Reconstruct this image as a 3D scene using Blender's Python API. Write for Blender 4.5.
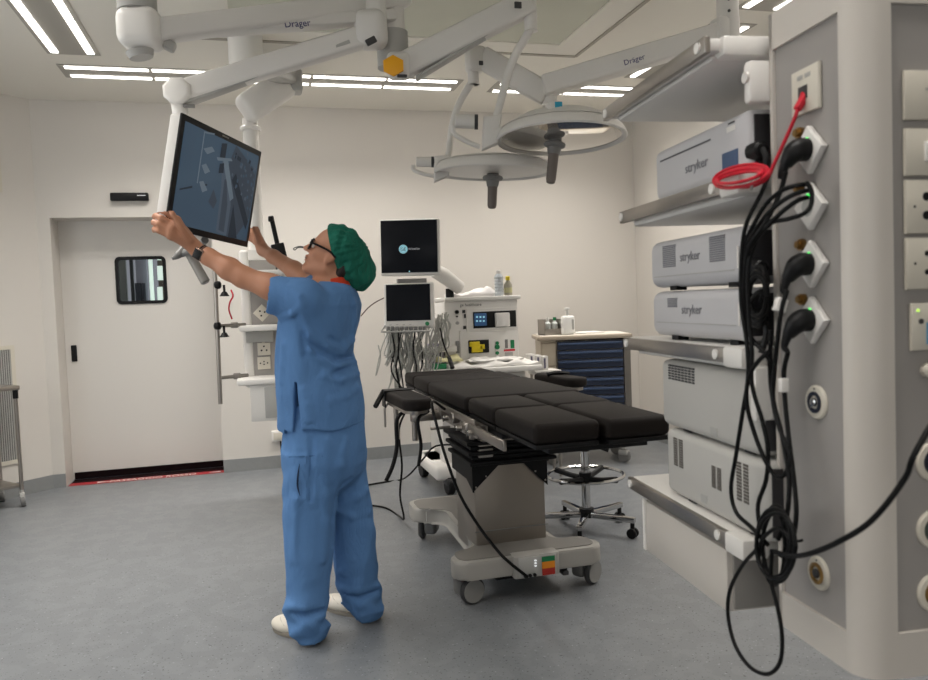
import bpy, bmesh, math, random
import numpy as np
from mathutils import Vector, Matrix
random.seed(7)
SC = bpy.context.scene
for o in list(bpy.data.objects): bpy.data.objects.remove(o)
COL = SC.collection
PI = math.pi
# ------------------------------------------------------------------ camera
FPX, YAW, PITCH, ROLL, CH = 779.29, 0.26507, -0.048307, -0.038095, 1.32713
def _rot():
    f = np.array([math.sin(YAW)*math.cos(PITCH), math.cos(YAW)*math.cos(PITCH), math.sin(PITCH)])
    r = np.array([math.cos(YAW), -math.sin(YAW), 0.]); u = np.cross(r, f)
    c, s = math.cos(ROLL), math.sin(ROLL)
    return np.array([c*r+s*u, -s*r+c*u, f])
RC = _rot(); CO = np.array([0, 0, CH])
cam_d = bpy.data.cameras.new('camera'); cam = bpy.data.objects.new('camera', cam_d); COL.objects.link(cam)
cam_d.sensor_width = 36; cam_d.lens = FPX*36/928; cam_d.clip_start = .05
m = Matrix.Identity(4)
for i in range(3):
    m[i][0] = RC[0][i]; m[i][1] = RC[1][i]; m[i][2] = -RC[2][i]; m[i][3] = CO[i]
cam.matrix_world = m
cam_d.dof.use_dof = True; cam_d.dof.focus_distance = 4.2; cam_d.dof.aperture_fstop = 30.23/6.5
SC.camera = cam
# ------------------------------------------------------------------ world, exposure
w = bpy.data.worlds.new('world'); SC.world = w; w.use_nodes = True
w.node_tree.nodes['Background'].inputs[0].default_value = (.85, .9, 1, 1)
w.node_tree.nodes['Background'].inputs[1].default_value = .25
SC.view_settings.view_transform = 'Standard'; SC.view_settings.look = 'None'
SC.view_settings.exposure = -0.1; SC.view_settings.gamma = 1.0
LED = 6.0           # radiance of the visible LED strips
LAMP_W = 5.6       # watts per metre of LED strip (narrow-beam louvred luminaires)
# ------------------------------------------------------------------ helpers: points of the place seen at a pixel of the 928x680 frame
def _ray(x, y): return RC.T @ np.array([(x-464)/FPX, (340-y)/FPX, 1.])
def N(x, y, d): return Vector(CO+_ray(x, y)*d)                    # at camera distance d
def Yp(x, y, Y): r = _ray(x, y); return Vector(CO+r*(Y/r[1]))     # on the plane Y
def Xp(x, y, X): r = _ray(x, y); return Vector(CO+r*(X/r[0]))
def Zp(x, y, z): r = _ray(x, y); return Vector(CO+r*((z-CH)/r[2]))
V = Vector
# ------------------------------------------------------------------ materials
def lin(h):
    h = h.lstrip('#'); c = [int(h[i:i+2], 16)/255 for i in (0, 2, 4)]
    return tuple(v/12.92 if v <= .04045 else ((v+.055)/1.055)**2.4 for v in c)+(1,)
MATS = {}
def mat(name, col, rough=.5, metal=0, noise=0, scale=40, bump=0, bscale=200, emit=0, alpha=1, trans=0, coat=0, ior=1.45, spec=.5):
    if name in MATS: return MATS[name]
    M = bpy.data.materials.new(name); M.use_nodes = True; nt = M.node_tree; b = nt.nodes['Principled BSDF']
    c = lin(col) if isinstance(col, str) else col
    b.inputs['Base Color'].default_value = c; b.inputs['Roughness'].default_value = rough; b.inputs['Metallic'].default_value = metal
    b.inputs['Specular IOR Level'].default_value = spec; b.inputs['IOR'].default_value = ior
    if trans: b.inputs['Transmission Weight'].default_value = trans
    if coat: b.inputs['Coat Weight'].default_value = coat
    if emit: b.inputs['Emission Color'].default_value = c; b.inputs['Emission Strength'].default_value = emit
    tc = nt.nodes.new('ShaderNodeTexCoord')
    if noise:
        n = nt.nodes.new('ShaderNodeTexNoise'); n.inputs['Scale'].default_value = scale; n.inputs['Detail'].default_value = 5
        nt.links.new(tc.outputs['Object'], n.inputs['Vector'])
        mx = nt.nodes.new('ShaderNodeMix'); mx.data_type = 'RGBA'
        mx.inputs[6].default_value = tuple(v*(1-noise) for v in c[:3])+(1,); mx.inputs[7].default_value = tuple(min(1, v*(1+noise)) for v in c[:3])+(1,)
        nt.links.new(n.outputs['Fac'], mx.inputs[0]); nt.links.new(mx.outputs[2], b.inputs['Base Color'])
    if bump:
        n2 = nt.nodes.new('ShaderNodeTexNoise'); n2.inputs['Scale'].default_value = bscale; n2.inputs['Detail'].default_value = 4
        nt.links.new(tc.outputs['Object'], n2.inputs['Vector'])
        bp = nt.nodes.new('ShaderNodeBump'); bp.inputs['Strength'].default_value = bump; bp.inputs['Distance'].default_value = .01
        nt.links.new(n2.outputs['Fac'], bp.inputs['Height']); nt.links.new(bp.outputs['Normal'], b.inputs['Normal'])
    MATS[name] = M; return M
WALL = mat('wall_paint', '#d6d1ca', .55, noise=.02, scale=1.5)
CEIL = mat('ceiling_paint', '#e9e5db', .7)
DOORM = mat('door_laminate', '#d8d4ce', .4)
COVE = mat('grey_vinyl_upstand', '#8b8d8d', .5, noise=.08, scale=30)
WHITE = mat('white_enamel', '#e6e3de', .35)
COLW = mat('column_white', '#c8c2ba', .38)
WHITE2 = mat('white_plastic', '#deDBd6', .42)
IVORY = mat('ivory_plastic', '#d3cdbf', .4)
GREYP = mat('grey_panel', '#9c9894', .45, noise=.03, scale=8)
LGREY = mat('light_grey_plastic', '#aeada9', .42)
MGREY = mat('mid_grey_plastic', '#7d7c7a', .45)
DGREY = mat('dark_grey_plastic', '#3b3b3c', .5)
BLACK = mat('black_plastic', '#09090b', .45, spec=.35)
RUBBER = mat('black_rubber', '#08080a', .6, spec=.3)
CABLE = mat('black_cable_sheath', '#060607', .5, spec=.25)
STEEL = mat('brushed_steel', '#a9a39c', .33, 1, noise=.05, scale=60)
STEELW = mat('satin_steel_cover', '#948d85', .38, .8, noise=.04, scale=5)
CHROME = mat('chrome', '#c8c8c8', .1, 1)
BRASS = mat('brass', '#a58350', .3, 1)
ALU = mat('rail_aluminium', '#8f8a84', .35, .9)
PAD = mat('charcoal_pad_vinyl', '#1f1b19', .6, noise=.06, scale=14, bump=.08, bscale=500, spec=.14)
SCRUB = mat('blue_scrub_cotton', '#587faf', .85, noise=.06, scale=9, bump=.2, bscale=420, spec=.2)
def wrinkle(M, scale, strength, dist=.02):       # cloth creases: a stretched, warped noise chained in front of the weave bump
    nt = M.node_tree; bp = [n for n in nt.nodes if n.type == 'BUMP'][0]; tc = [n for n in nt.nodes if n.type == 'TEX_COORD'][0]
    mp_ = nt.nodes.new('ShaderNodeMapping'); mp_.inputs['Rotation'].default_value = (.5, .35, .6); mp_.inputs['Scale'].default_value = (1.7, 1.7, .8)
    n = nt.nodes.new('ShaderNodeTexNoise'); n.inputs['Scale'].default_value = scale; n.inputs['Detail'].default_value = 3; n.inputs['Distortion'].default_value = 1.1
    nt.links.new(tc.outputs['Object'], mp_.inputs['Vector']); nt.links.new(mp_.outputs[0], n.inputs['Vector'])
    b2 = nt.nodes.new('ShaderNodeBump'); b2.inputs['Strength'].default_value = strength; b2.inputs['Distance'].default_value = dist
    nt.links.new(n.outputs['Fac'], b2.inputs['Height']); nt.links.new(b2.outputs['Normal'], bp.inputs['Normal'])
wrinkle(SCRUB, 6, .28, .05)
SCRUBD = mat('blue_scrub_seam', '#446892', .85, spec=.2)
CAPM = mat('green_cap_fleece', '#1f6857', .8, noise=.35, scale=26, bump=.4, bscale=90, spec=.2)  # strong colour noise also paints in the lighter sheen of the cap
wrinkle(CAPM, 12, .6, .03)
SKIN = mat('skin', '#b98366', .5, noise=.07, scale=14)
HAIR = mat('dark_brown_hair', '#21140f', .6)
SHOE = mat('white_shoe_leather', '#d9d2c4', .5)
RED = mat('red_cable_sheath', '#c4102a', .4)
REDT = mat('red_floor_tape', '#9c1220', .5)
NAVY = mat('navy_drawer_plastic', '#252f45', .4)
BEIGE = mat('beige_laminate', '#b9ae9c', .5)
ORANGE = mat('orange_plastic', '#f5ad16', .4)
YELLOW = mat('yellow_plastic', '#d8c01c', .4)
GREEN = mat('green_plastic', '#1d7a4c', .4)
PAPER = mat('white_paper', '#dedbd6', .8)
LED_M = mat('led_strip', (1, .965, .92, 1), emit=LED)
GREENL = mat('green_indicator_light', (.08, 1, .15, 1), emit=2.2)
SCREENB = mat('black_screen_glass', '#0a0b0d', .12, coat=.3)
SCRDIM = mat('dim_display', (.006, .0065, .008, 1), .25, emit=.5, spec=.08)
LOGOB = mat('pale_blue_logo_light', (.28, .55, .63, 1), emit=.55)
TXTW = mat('white_text_light', (.5, .5, .52, 1), emit=.5)
INK = mat('grey_print', '#86868b', .6)
INKB = mat('dark_blue_print', '#2a2a66', .6)
MESHG = mat('perforated_grille', '#73726f', .6)
GLASS = mat('clear_glass', (1, 1, 1, 1), .02, trans=1, ior=1.02)
MIRROR = mat('lamp_cover_glass', '#d6d3ce', .05, .85)
LAMPM = mat('lamp_matt_cover', '#dcd8d2', .35)
BLUEP = mat('blue_plastic', '#2a9fc0', .35)
# ------------------------------------------------------------------ mesh builder
ROOT = {}
class MB:
    def __init__(s): s.bm = bmesh.new(); s.mi = 0
    def _tag(s, smooth=True):
        for f in s.bm.faces:
            if not f.tag: f.tag = True; f.material_index = s.mi
    def box(s, c, size, rot=None, bev=0, seg=2):
        M = Matrix.Translation(V(c)) @ (rot.to_4x4() if rot else Matrix.Identity(4)) @ Matrix.Diagonal(V((*size, 1)))
        r = bmesh.ops.create_cube(s.bm, size=1, matrix=M)
        if bev:
            es = list({e for v in r['verts'] for e in v.link_edges})
            bmesh.ops.bevel(s.bm, geom=es, offset=bev, segments=seg, affect='EDGES', profile=.5)
        s._tag(); return s
    def b2(s, p, q, bev=0, seg=2):
        a = [min(p[i], q[i]) for i in range(3)]; b = [max(p[i], q[i]) for i in range(3)]
        return s.box([(a[i]+b[i])/2 for i in range(3)], [b[i]-a[i] for i in range(3)], None, bev, seg)
    def lathe(s, prof, o=(0, 0, 0), axis=(0, 0, 1), seg=24):
        ax = V(axis).normalized(); q = V((0, 0, 1)).rotation_difference(ax); o = V(o); rings = []
        for r, z in prof:
            if r < 1e-6: rings.append([s.bm.verts.new(o+q @ V((0, 0, z)))])
            else: rings.append([s.bm.verts.new(o+q @ V((r*math.cos(2*PI*k/seg), r*math.sin(2*PI*k/seg), z))) for k in range(seg)])
        for A, B in zip(rings, rings[1:]):
            for k in range(seg):
                k2 = (k+1) % seg
                if len(A) == 1 and len(B) == 1: continue
                if len(A) == 1: s.bm.faces.new((A[0], B[k2], B[k]))
                elif len(B) == 1: s.bm.faces.new((A[k], A[k2], B[0]))
                else: s.bm.faces.new((A[k], A[k2], B[k2], B[k]))
        for R, fl in ((rings[0], 1), (rings[-1], 0)):
            if len(R) > 1: s.bm.faces.new(R[::-1] if fl else R)
        s._tag(); return s
    def cyl(s, a, b, r, r2=None, seg=20, bev=0):
        a, b = V(a), V(b); L = (b-a).length; r2 = r if r2 is None else r2
        pr = [(r, 0), (r2, L)] if not bev else [(max(r-bev, 1e-4), 0), (r, bev), (r2, L-bev), (max(r2-bev, 1e-4), L)]
        return s.lathe(pr, a, b-a, seg)
    def sphere(s, c, r, sc=(1, 1, 1), rot=None, u=20, v=12):
        M = Matrix.Translation(V(c)) @ (rot.to_4x4() if rot else Matrix.Identity(4)) @ Matrix.Diagonal(V((sc[0], sc[1], sc[2], 1)))
        bmesh.ops.create_uvsphere(s.bm, u_segments=u, v_segments=v, radius=r, matrix=M); s._tag(); return s
    def tube(s, pts, r, seg=8, smooth=4, closed=False):
        P = spline(pts, smooth, closed) if smooth else [V(p) for p in pts]
        n = len(P); rr = r if hasattr(r, '__len__') else None
        T = [((P[(i+1) % n]-P[i-1]) if closed else (P[min(i+1, n-1)]-P[max(i-1, 0)])).normalized() for i in range(n)]
        u = T[0].orthogonal().normalized(); rings = []
        for i in range(n):
            if i: u = T[i-1].rotation_difference(T[i]) @ u
            u = (u-T[i]*u.dot(T[i])).normalized(); v = T[i].cross(u)
            ri = np.interp(i/(n-1), np.linspace(0, 1, len(rr)), rr) if rr else r
            rings.append([s.bm.verts.new(P[i]+(u*math.cos(2*PI*k/seg)+v*math.sin(2*PI*k/seg))*ri) for k in range(seg)])
        pairs = list(zip(rings, rings[1:]))
        if closed:
            A, B = rings[-1], rings[0]; sh = min(range(seg), key=lambda q: (A[0].co-B[q].co).length); pairs.append((A, B[sh:]+B[:sh]))
        for A, B in pairs:
            for k in range(seg): s.bm.faces.new((A[k], A[(k+1) % seg], B[(k+1) % seg], B[k]))
        if not closed: s.bm.faces.new(rings[0][::-1]); s.bm.faces.new(rings[-1])
        s._tag(); return s
    def prism(s, poly, z0, z1, M=None, bev=0, seg=2):
        M = M or Matrix.Identity(4)
        A = [s.bm.verts.new(M @ V((x, y, z0))) for x, y in poly]; B = [s.bm.verts.new(M @ V((x, y, z1))) for x, y in poly]
        n = len(poly); fs = [s.bm.faces.new(A[::-1]), s.bm.faces.new(B)]
        for k in range(n): fs.append(s.bm.faces.new((A[k], A[(k+1) % n], B[(k+1) % n], B[k])))
        if bev:
            bmesh.ops.bevel(s.bm, geom=list({e for f in fs[:2] for e in f.edges}), offset=bev, segments=seg, affect='EDGES', profile=.5)
        s._tag(); return s
    def quad(s, a, b, c, d):
        s.bm.faces.new([s.bm.verts.new(V(p)) for p in (a, b, c, d)]); s._tag(); return s
    def m(s, i): s.mi = i; return s
    def build(s, name, mats, parent=None, world=True, ang=35):
        me = bpy.data.meshes.new(name)
        if parent is not None and world: s.bm.transform(ROOT[parent.name].inverted())
        bmesh.ops.recalc_face_normals(s.bm, faces=s.bm.faces)
        s.bm.to_mesh(me); s.bm.free()
        for mm in (mats if isinstance(mats, (list, tuple)) else [mats]): me.materials.append(mm)
        me.shade_smooth(); me.set_sharp_from_angle(angle=math.radians(ang))
        o = bpy.data.objects.new(name, me); COL.objects.link(o)
        if parent is not None: o.parent = parent; ROOT[o.name] = ROOT[parent.name]
        else: ROOT[o.name] = Matrix.Identity(4)
        return o
def spline(pts, n, closed=False):
    P = [V(p) for p in pts]; L = len(P); out = []
    for i in range(L if closed else L-1):
        p0 = P[i-1] if (closed or i) else P[0]*2-P[1]; p1 = P[i]; p2 = P[(i+1) % L]
        p3 = P[(i+2) % L] if (closed or i+2 < L) else P[-1]*2-P[-2]
        for k in range(n):
            t = k/n; out.append(.5*((2*p1)+(p2-p0)*t+(2*p0-5*p1+4*p2-p3)*t*t+(3*p1-p0-3*p2+p3)*t**3))
    if not closed: out.append(P[-1])
    return out
def tag(o, label, cat, group=None):
    o['label'] = label; o['category'] = cat
    if group: o['group'] = group
    return o
def thing(name, label, cat, loc, rz=0, group=None):
    o = bpy.data.objects.new(name, None); COL.objects.link(o); o.empty_display_size = .1
    o.location = loc; o.rotation_euler = (0, 0, rz); tag(o, label, cat, group)
    ROOT[o.name] = Matrix.Translation(V(loc)) @ Matrix.Rotation(rz, 4, 'Z'); return o
def struct(name, mb, mats, parent=None):
    o = mb.build(name, mats, parent)
    if parent is None: o['kind'] = 'structure'
    return o
def basis(o, x, y, z):
    M = Matrix.Identity(4)
    for i in range(3): M[i][0], M[i][1], M[i][2], M[i][3] = x[i], y[i], z[i], o[i]
    return M
def text(name, s, size, M, m_, parent, ext=.0006, world=True, align='LEFT', wide=1.0):
    cu = bpy.data.curves.new(name, 'FONT'); cu.body = s; cu.size = size; cu.extrude = ext; cu.align_x = align; cu.resolution_u = 3
    t = bpy.data.objects.new('tmp', cu); COL.objects.link(t); dg = bpy.context.evaluated_depsgraph_get()
    me = bpy.data.meshes.new_from_object(t.evaluated_get(dg)); bpy.data.objects.remove(t)
    me.transform(M @ Matrix.Diagonal(V((wide, 1, 1, 1))))
    if world and parent is not None: me.transform(ROOT[parent.name].inverted())
    me.name = name; me.materials.clear(); me.materials.append(m_)
    o = bpy.data.objects.new(name, me); COL.objects.link(o)
    if parent is not None: o.parent = parent; ROOT[o.name] = ROOT[parent.name]
    return o
def Rz(a): return Matrix.Rotation(a, 3, 'Z')
# ================================================================== THE ROOM
YB, ZC, XR, XL, YF = 6.68, 3.0, 3.52, -2.9, -2.6
struct('floor', MB().b2((XL-.2, YF-.2, -.05), (XR+.2, YB+3.2, 0)), None or [mat('floor', '#999999')])
fm = MATS['floor']; nt = fm.node_tree; b = nt.nodes['Principled BSDF']; b.inputs['Roughness'].default_value = .33; b.inputs['Specular IOR Level'].default_value = .45
tc = nt.nodes.new('ShaderNodeTexCoord')
def flecks(scale, thr):
    v = nt.nodes.new('ShaderNodeTexNoise'); v.inputs['Scale'].default_value = scale; v.inputs['Detail'].default_value = 1.5
    nt.links.new(tc.outputs['Object'], v.inputs['Vector']); r = nt.nodes.new('ShaderNodeValToRGB')
    r.color_ramp.elements[0].position = thr; r.color_ramp.elements[1].position = thr+.03; nt.links.new(v.outputs['Fac'], r.inputs[0]); return r
def mixn(f, a, c2):
    x = nt.nodes.new('ShaderNodeMix'); x.data_type = 'RGBA'; nt.links.new(f, x.inputs[0])
    if hasattr(a, 'default_value'): nt.links.new(a, x.inputs[6])
    else: x.inputs[6].default_value = a
    x.inputs[7].default_value = c2; return x.outputs[2]
c = mixn(flecks(9, .5).outputs[0], lin('#76797c'), lin('#7b7e81'))
c = mixn(flecks(95, .66).outputs[0], c, lin('#45474a')); c = mixn(flecks(70, .69).outputs[0], c, lin('#979a9d')); c = mixn(flecks(48, .72).outputs[0], c, lin('#4a4c4f'))
nt.links.new(c, b.inputs['Base Color'])
# ceiling with a hole-free slab
struct('ceiling', MB().b2((XL-.2, YF-.2, ZC), (XR+.2, YB+3.2, ZC+.1)), CEIL)
DX0, DX1, DZ, DY = -1.464, -.28, 2.1, 6.96
mb = MB()
mb.b2((-1.56, YB, 0), (DX0, DY+.06, ZC)); mb.b2((DX1, YB, 0), (XR+.2, DY+.06, ZC)); mb.b2((DX0, YB, DZ), (DX1, DY+.06, ZC))
struct('wall_back', mb, WALL)
def wallseg(name, p, q, t=.12, z0=0, z1=ZC, m_=WALL, out=1):
    p, q = V((*p, 0)), V((*q, 0)); d = (q-p).normalized(); n = V((-d.y, d.x, 0))*out
    B = MB(); B.prism([(p.x, p.y), (q.x, q.y), (q.x+n.x*t, q.y+n.y*t), (p.x+n.x*t, p.y+n.y*t)], z0, z1)
    return struct(name, B, m_)
wallseg('wall_corner', (-2.9, 5.365), (-1.553, YB+.003), .12)
wallseg('wall_left', (XL, YF), (XL, 5.37), .12)
wallseg('wall_right', (XR, YB), (XR, YF), .12)
wallseg('wall_front', (XR, YF), (XL, YF), .12)
def cove(name, p, q, out=1): return wallseg(name, p, q, -.012*out, 0, .105, COVE)
cove('baseboard_corner', (-2.9, 5.365), (-1.553, YB))
struct('baseboard_back', MB().b2((-1.56, YB-.012, 0), (DX0-.001, YB, .105)).b2((DX1+.001, YB-.012, 0), (XR, YB, .105)), COVE)
cove('baseboard_right', (XR, YB), (XR, YF)); cove('baseboard_left', (XL, YF), (XL, 5.37))
wn = struct('window_5', MB().b2((XL+.001, 1.6, .95), (XL+.012, 4.6, 2.35)), mat('added_glow_left', (.93, .97, 1, 1), emit=2.3))  # added glowing pane, out of view, brightens the booms and ceiling
mb = MB()
for a_, b_ in (((1.52, .87), (4.68, .95)), ((1.52, 2.35), (4.68, 2.43)), ((1.52, .95), (1.6, 2.35)), ((4.6, .95), (4.68, 2.35)), ((3.07, .95), (3.13, 2.35))): mb.b2((XL+.001, a_[0], a_[1]), (XL+.04, b_[0], b_[1]))
mb.build('window_frame', WHITE2, wn)  # frame made up to go with the added left pane
wn = struct('window_6', MB().b2((-2.2, YF+.001, 1.0), (.6, YF+.012, 2.4)), mat('added_glow_front', (.95, .97, 1, 1), emit=1.6))  # second added glow behind the camera, lights surfaces that face it
mb = MB()
for a_, b_ in (((-2.28, .92), (.68, 1.0)), ((-2.28, 2.4), (.68, 2.48)), ((-2.28, 1.0), (-2.2, 2.4)), ((.6, 1.0), (.68, 2.4)), ((-.83, 1.0), (-.77, 2.4))): mb.b2((a_[0], YF+.001, a_[1]), (b_[0], YF+.04, b_[1]))
mb.build('window_frame', WHITE2, wn)  # made-up surround of the added front pane
# ---- sliding door in its recess, with a view window
wx0, wz0, wx1, wz1 = -1.035, 1.438, -.685, 1.785
mb = MB(); y0, y1 = DY-.03, DY+.02
mb.b2((DX0+.001, y0, .006), (DX1-.002, y1, .035))
mb.b2((DX0+.001, y0, .035), (wx0, y1, DZ)); mb.b2((wx1, y0, .035), (DX1-.002, y1, DZ)); mb.b2((wx0, y0, .035), (wx1, y1, wz0)); mb.b2((wx0, y0, wz1), (wx1, y1, DZ))
door = struct('door_1', mb, DOORM)
mb = MB()
for k in range(1):
    t = .022
    def rr(x0, z0, x1, z1, r, n=5):
        P = []
        for cx, cz, a0 in ((x1-r, z1-r, 0), (x0+r, z1-r, 90), (x0+r, z0+r, 180), (x1-r, z0+r, 270)):
            for i in range(n+1): a = math.radians(a0+90*i/n); P.append((cx+r*math.cos(a), cz+r*math.sin(a)))
        return P
    A = rr(wx0-t, wz0-t, wx1+t, wz1+t, .04); Bq = rr(wx0+.004, wz0+.004, wx1-.004, wz1-.004, .022)
    bm = mb.bm; n = len(A)
    va = [bm.verts.new((x, y0-.008, z)) for x, z in A]; vb = [bm.verts.new((x, y0-.008, z)) for x, z in Bq]
    va2 = [bm.verts.new((x, y0+.004, z)) for x, z in A]; vb2 = [bm.verts.new((x, y0+.03, z)) for x, z in Bq]
    for i in range(n):
        j = (i+1) % n; bm.faces.new((va[i], va[j], vb[j], vb[i])); bm.faces.new((va2[i], va2[j], va[j], va[i])); bm.faces.new((vb[i], vb[j], vb2[j], vb2[i]))
mb.build('window_frame', BLACK, door)
MB().b2((wx0, y0+.02, wz0), (wx1, y0+.026, wz1)).build('window_pane', GLASS, door)
MB().b2((DX0+.013, y0-.008, .006), (DX1-.003, y0, .06)).build('bottom_sweep', mat('dark_sweep', '#160c0e', .9, spec=.1), door)
MB().b2((-1.421, y0-.012, .967), (-1.378, y0, 1.10), .006).build('pull_plate', BLACK, door)
# corridor glimpsed through the door window
def cp(x0, z0, x1, z1, Y, m_, name): 
    a, c_ = Yp(x0, z0, Y), Yp(x1, z1, Y); return struct(name, MB().b2((a.x, Y, c_.z), (c_.x, Y+.05, a.z)), m_)
cp(60, 205, 131, 360, 7.75, mat('corridor_panel', '#9aa09c', .6), 'wall_corridor_panel')
cp(129, 205, 135, 360, 7.70, mat('corridor_post', '#4c5054', .5), 'trim_corridor_post')
cp(132, 205, 152, 360, 7.85, mat('corridor_lilac_wall', '#b3b3c4', .6), 'wall_corridor_back')
for i, x in enumerate((138, 141, 145)): cp(x, 283, x+1.2, 360, 7.82, mat('corridor_slot', '#555a66', .5), 'trim_corridor_slot_%d' % (i+1))
cp(148.5, 205, 154, 360, 7.80, mat('corridor_daylight', (.78, .95, .85, 1), emit=.75), 'window_1')
cp(154, 205, 200, 360, 7.78, mat('corridor_brown', '#6f655f', .6), 'wall_corridor_end')
for i, (za, zb) in enumerate(((258, 260), (266, 280), (287, 301))): cp(157, za, 163, zb, 7.76, MATS['corridor_daylight'], 'window_%d' % (i+2))
# ---- ceiling laminar flow outlet
mb = MB(); x0, x1, ya, yb = -.24, 2.215, 2.55, 4.99; wd = .2
for (p, q) in (((x0, ya), (x1, ya+wd)), ((x0, yb-wd), (x1, yb)), ((x0, ya+wd), (x0+wd, yb-wd)), ((x1-wd, ya+wd), (x1, yb-wd))):
    mb.b2((*p, ZC-.03), (*q, ZC), 0)
lam = mb.build('laminar_flow_outlet', CEIL); tag(lam, 'large square laminar airflow outlet with flat rim set into the ceiling', 'ceiling air outlet')
MB().b2((x0+wd, ya+wd, ZC-.022), (x1-wd, yb-wd, ZC-.004)).build('diffuser_screen', mat('diffuser_fabric', '#cfcfc0', .8, noise=.05, scale=3), lam)
mb = MB()
for (p, q) in (((x0, yb-.02), (x1, yb+.012)), ((x1-.012, ya), (x1+.012, yb))): mb.b2((*p, ZC-.036), (*q, ZC-.03))
mb.build('rim_edge', mat('rim_edge', '#a8a296', .6), lam)
# ---- ceiling LED luminaires: housing plate + separate LED strips
def luminaire(x0, y0, x1, y1, label, n, along, power=1.0, spread=115):
    t = thing('led_ceiling_light', label, 'ceiling light', ((x0+x1)/2, (y0+y1)/2, ZC), group='recessed LED ceiling lights around the airflow outlet')
    MB().b2((x0-.03, y0-.03, ZC-.004), (x1+.03, y1+.03, ZC-.0005)).build('housing', mat('lamp_housing', '#a8a49b', .5), t)
    L = (x1-x0) if along == 'x' else (y1-y0)
    for s_ in (0, 1):
        for k in range(n):
            a0, a1 = L*k/n+.012, L*(k+1)/n-.012; mb = MB(); e = .042
            if along == 'x': yy = y0 if s_ == 0 else y1-e; mb.b2((x0+a0, yy, ZC-.01), (x0+a1, yy+e, ZC-.004))
            else: xx = x0 if s_ == 0 else x1-e; mb.b2((xx, y0+a0, ZC-.01), (xx+e, y0+a1, ZC-.004))
            mb.build('led_strip', LED_M, t)
        ld = bpy.data.lights.new('strip_lamp', 'AREA'); ld.shape = 'RECTANGLE'; ld.spread = math.radians(spread); ld.color = (1, .955, .9); ld.energy = LAMP_W*L*power
        lo_ = bpy.data.objects.new('strip_lamp', ld); COL.objects.link(lo_); e = .042; lo_.parent = t
        if along == 'x': ld.size, ld.size_y = L-.02, e; yy = (y0+e/2) if s_ == 0 else (y1-e/2); lo_.location = (0, yy-(y0+y1)/2, -.0115)
        else: ld.size, ld.size_y = e, L-.02; xx = (x0+e/2) if s_ == 0 else (x1-e/2); lo_.location = (xx-(x0+x1)/2, 0, -.0115)
luminaire(-1.13, 5.76, 1.60, 6.0, 'long recessed twin-strip ceiling light nearest the back wall, on the door side', 5, 'x')
luminaire(1.93, 5.76, 3.14, 6.0, 'shorter recessed twin-strip ceiling light by the back wall above the drawer cabinet', 2, 'x')
luminaire(-1.13, 3.0, -.88, 5.48, 'recessed twin-strip ceiling light running towards the camera at top left of the photo', 4, 'y', 1.25)
luminaire(-1.13, .3, -.88, 2.75, 'recessed twin-strip ceiling light overhead on the left, outside the photo', 4, 'y', .5)
luminaire(2.87, 4.33, 3.12, 5.47, 'recessed twin-strip ceiling light seen just over the lamp arm by the right wall', 2, 'y')
luminaire(2.87, 1.6, 3.12, 4.06, 'recessed twin-strip ceiling light beside the near supply column, running out of the photo top', 4, 'y')
luminaire(-.5, .9, 2.6, 1.14, 'recessed twin-strip ceiling light overhead behind the airflow outlet, outside the photo', 5, 'x', .55)
luminaire(-.5, -1.6, 2.6, -1.36, 'recessed twin-strip ceiling light behind the photographer, outside the photo', 5, 'x', .45)
luminaire(-2.6, 0, -2.35, 2.9, 'recessed twin-strip ceiling light above the left wall, outside the photo', 4, 'y', .35)
luminaire(-1.6, 8.3, -.2, 8.5, 'added unseen ceiling light brightening the corridor behind the sliding door', 2, 'x', .8, 170)  # lamp added out of view to lift the dark corridor
# ================================================================== WALL FITTINGS AND SMALL FLOOR THINGS
t = thing('door_sensor', 'black bar-shaped motion sensor on the wall above the sliding door', 'sensor', (-.9, YB-.02, 2.26))
MB().b2((-1.018, YB-.045, 2.226), (-.738, YB, 2.288), .008).build('housing', BLACK, t)
MB().b2((-.82, YB-.047, 2.262), (-.758, YB-.044, 2.268)).build('marking', TXTW, t)
def grille(label, z0, z1, s0, s1, n):
    p = V((-1.553, YB+.003, 0)); d = V((-1.347, -1.318, 0)).normalized(); nn = V((-d.y, d.x, 0)); nn = nn if nn.dot(-p) > 0 else -nn
    c0 = p+d*s0; M = basis((c0.x, c0.y, z0), d, V((0, 0, 1)), nn); L, H = s1-s0, z1-z0
    t = thing('air_vent', label, 'vent', c0+V((0, 0, z0)))
    mb = MB(); f = .03
    for a in ((0, 0, L, f), (0, H-f, L, H), (0, f, f, H-f), (L-f, f, L, H-f)): mb.prism([(a[0], a[1]), (a[2], a[1]), (a[2], a[3]), (a[0], a[3])], 0, .012, M)
    mb.build('frame', IVORY, t)
    mb = MB(); mb.prism([(f, f), (L-f, f), (L-f, H-f), (f, H-f)], .001, .003, M); mb.build('backing', mat('vent_dark', '#4b4a49', .7), t)
    mb = MB(); k = int((L-2*f)/.016)
    for i in range(k): x = f+.016*i; mb.prism([(x, f), (x+.009, f), (x+.009, H-f), (x, H-f)], .003, .008, M)
    mb.build('louvre', LGREY, t)
grille('tall louvred air vent low on the angled wall behind the steel trolley', .25, 1.135, .245, .85, 30)
grille('upper air vent high on the angled wall, cut by the photo edge', 2.27, 2.80, .255, .85, 30)
t = thing('wall_socket', 'small white wall socket box low on the back wall behind the person', 'socket', (.166, YB, .27))
MB().b2((.115, YB-.03, .225), (.215, YB, .315), .006).build('box', WHITE, t); MB().b2((.13, YB-.033, .24), (.2, YB-.028, .3), .003).build('cover', IVORY, t)
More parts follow.
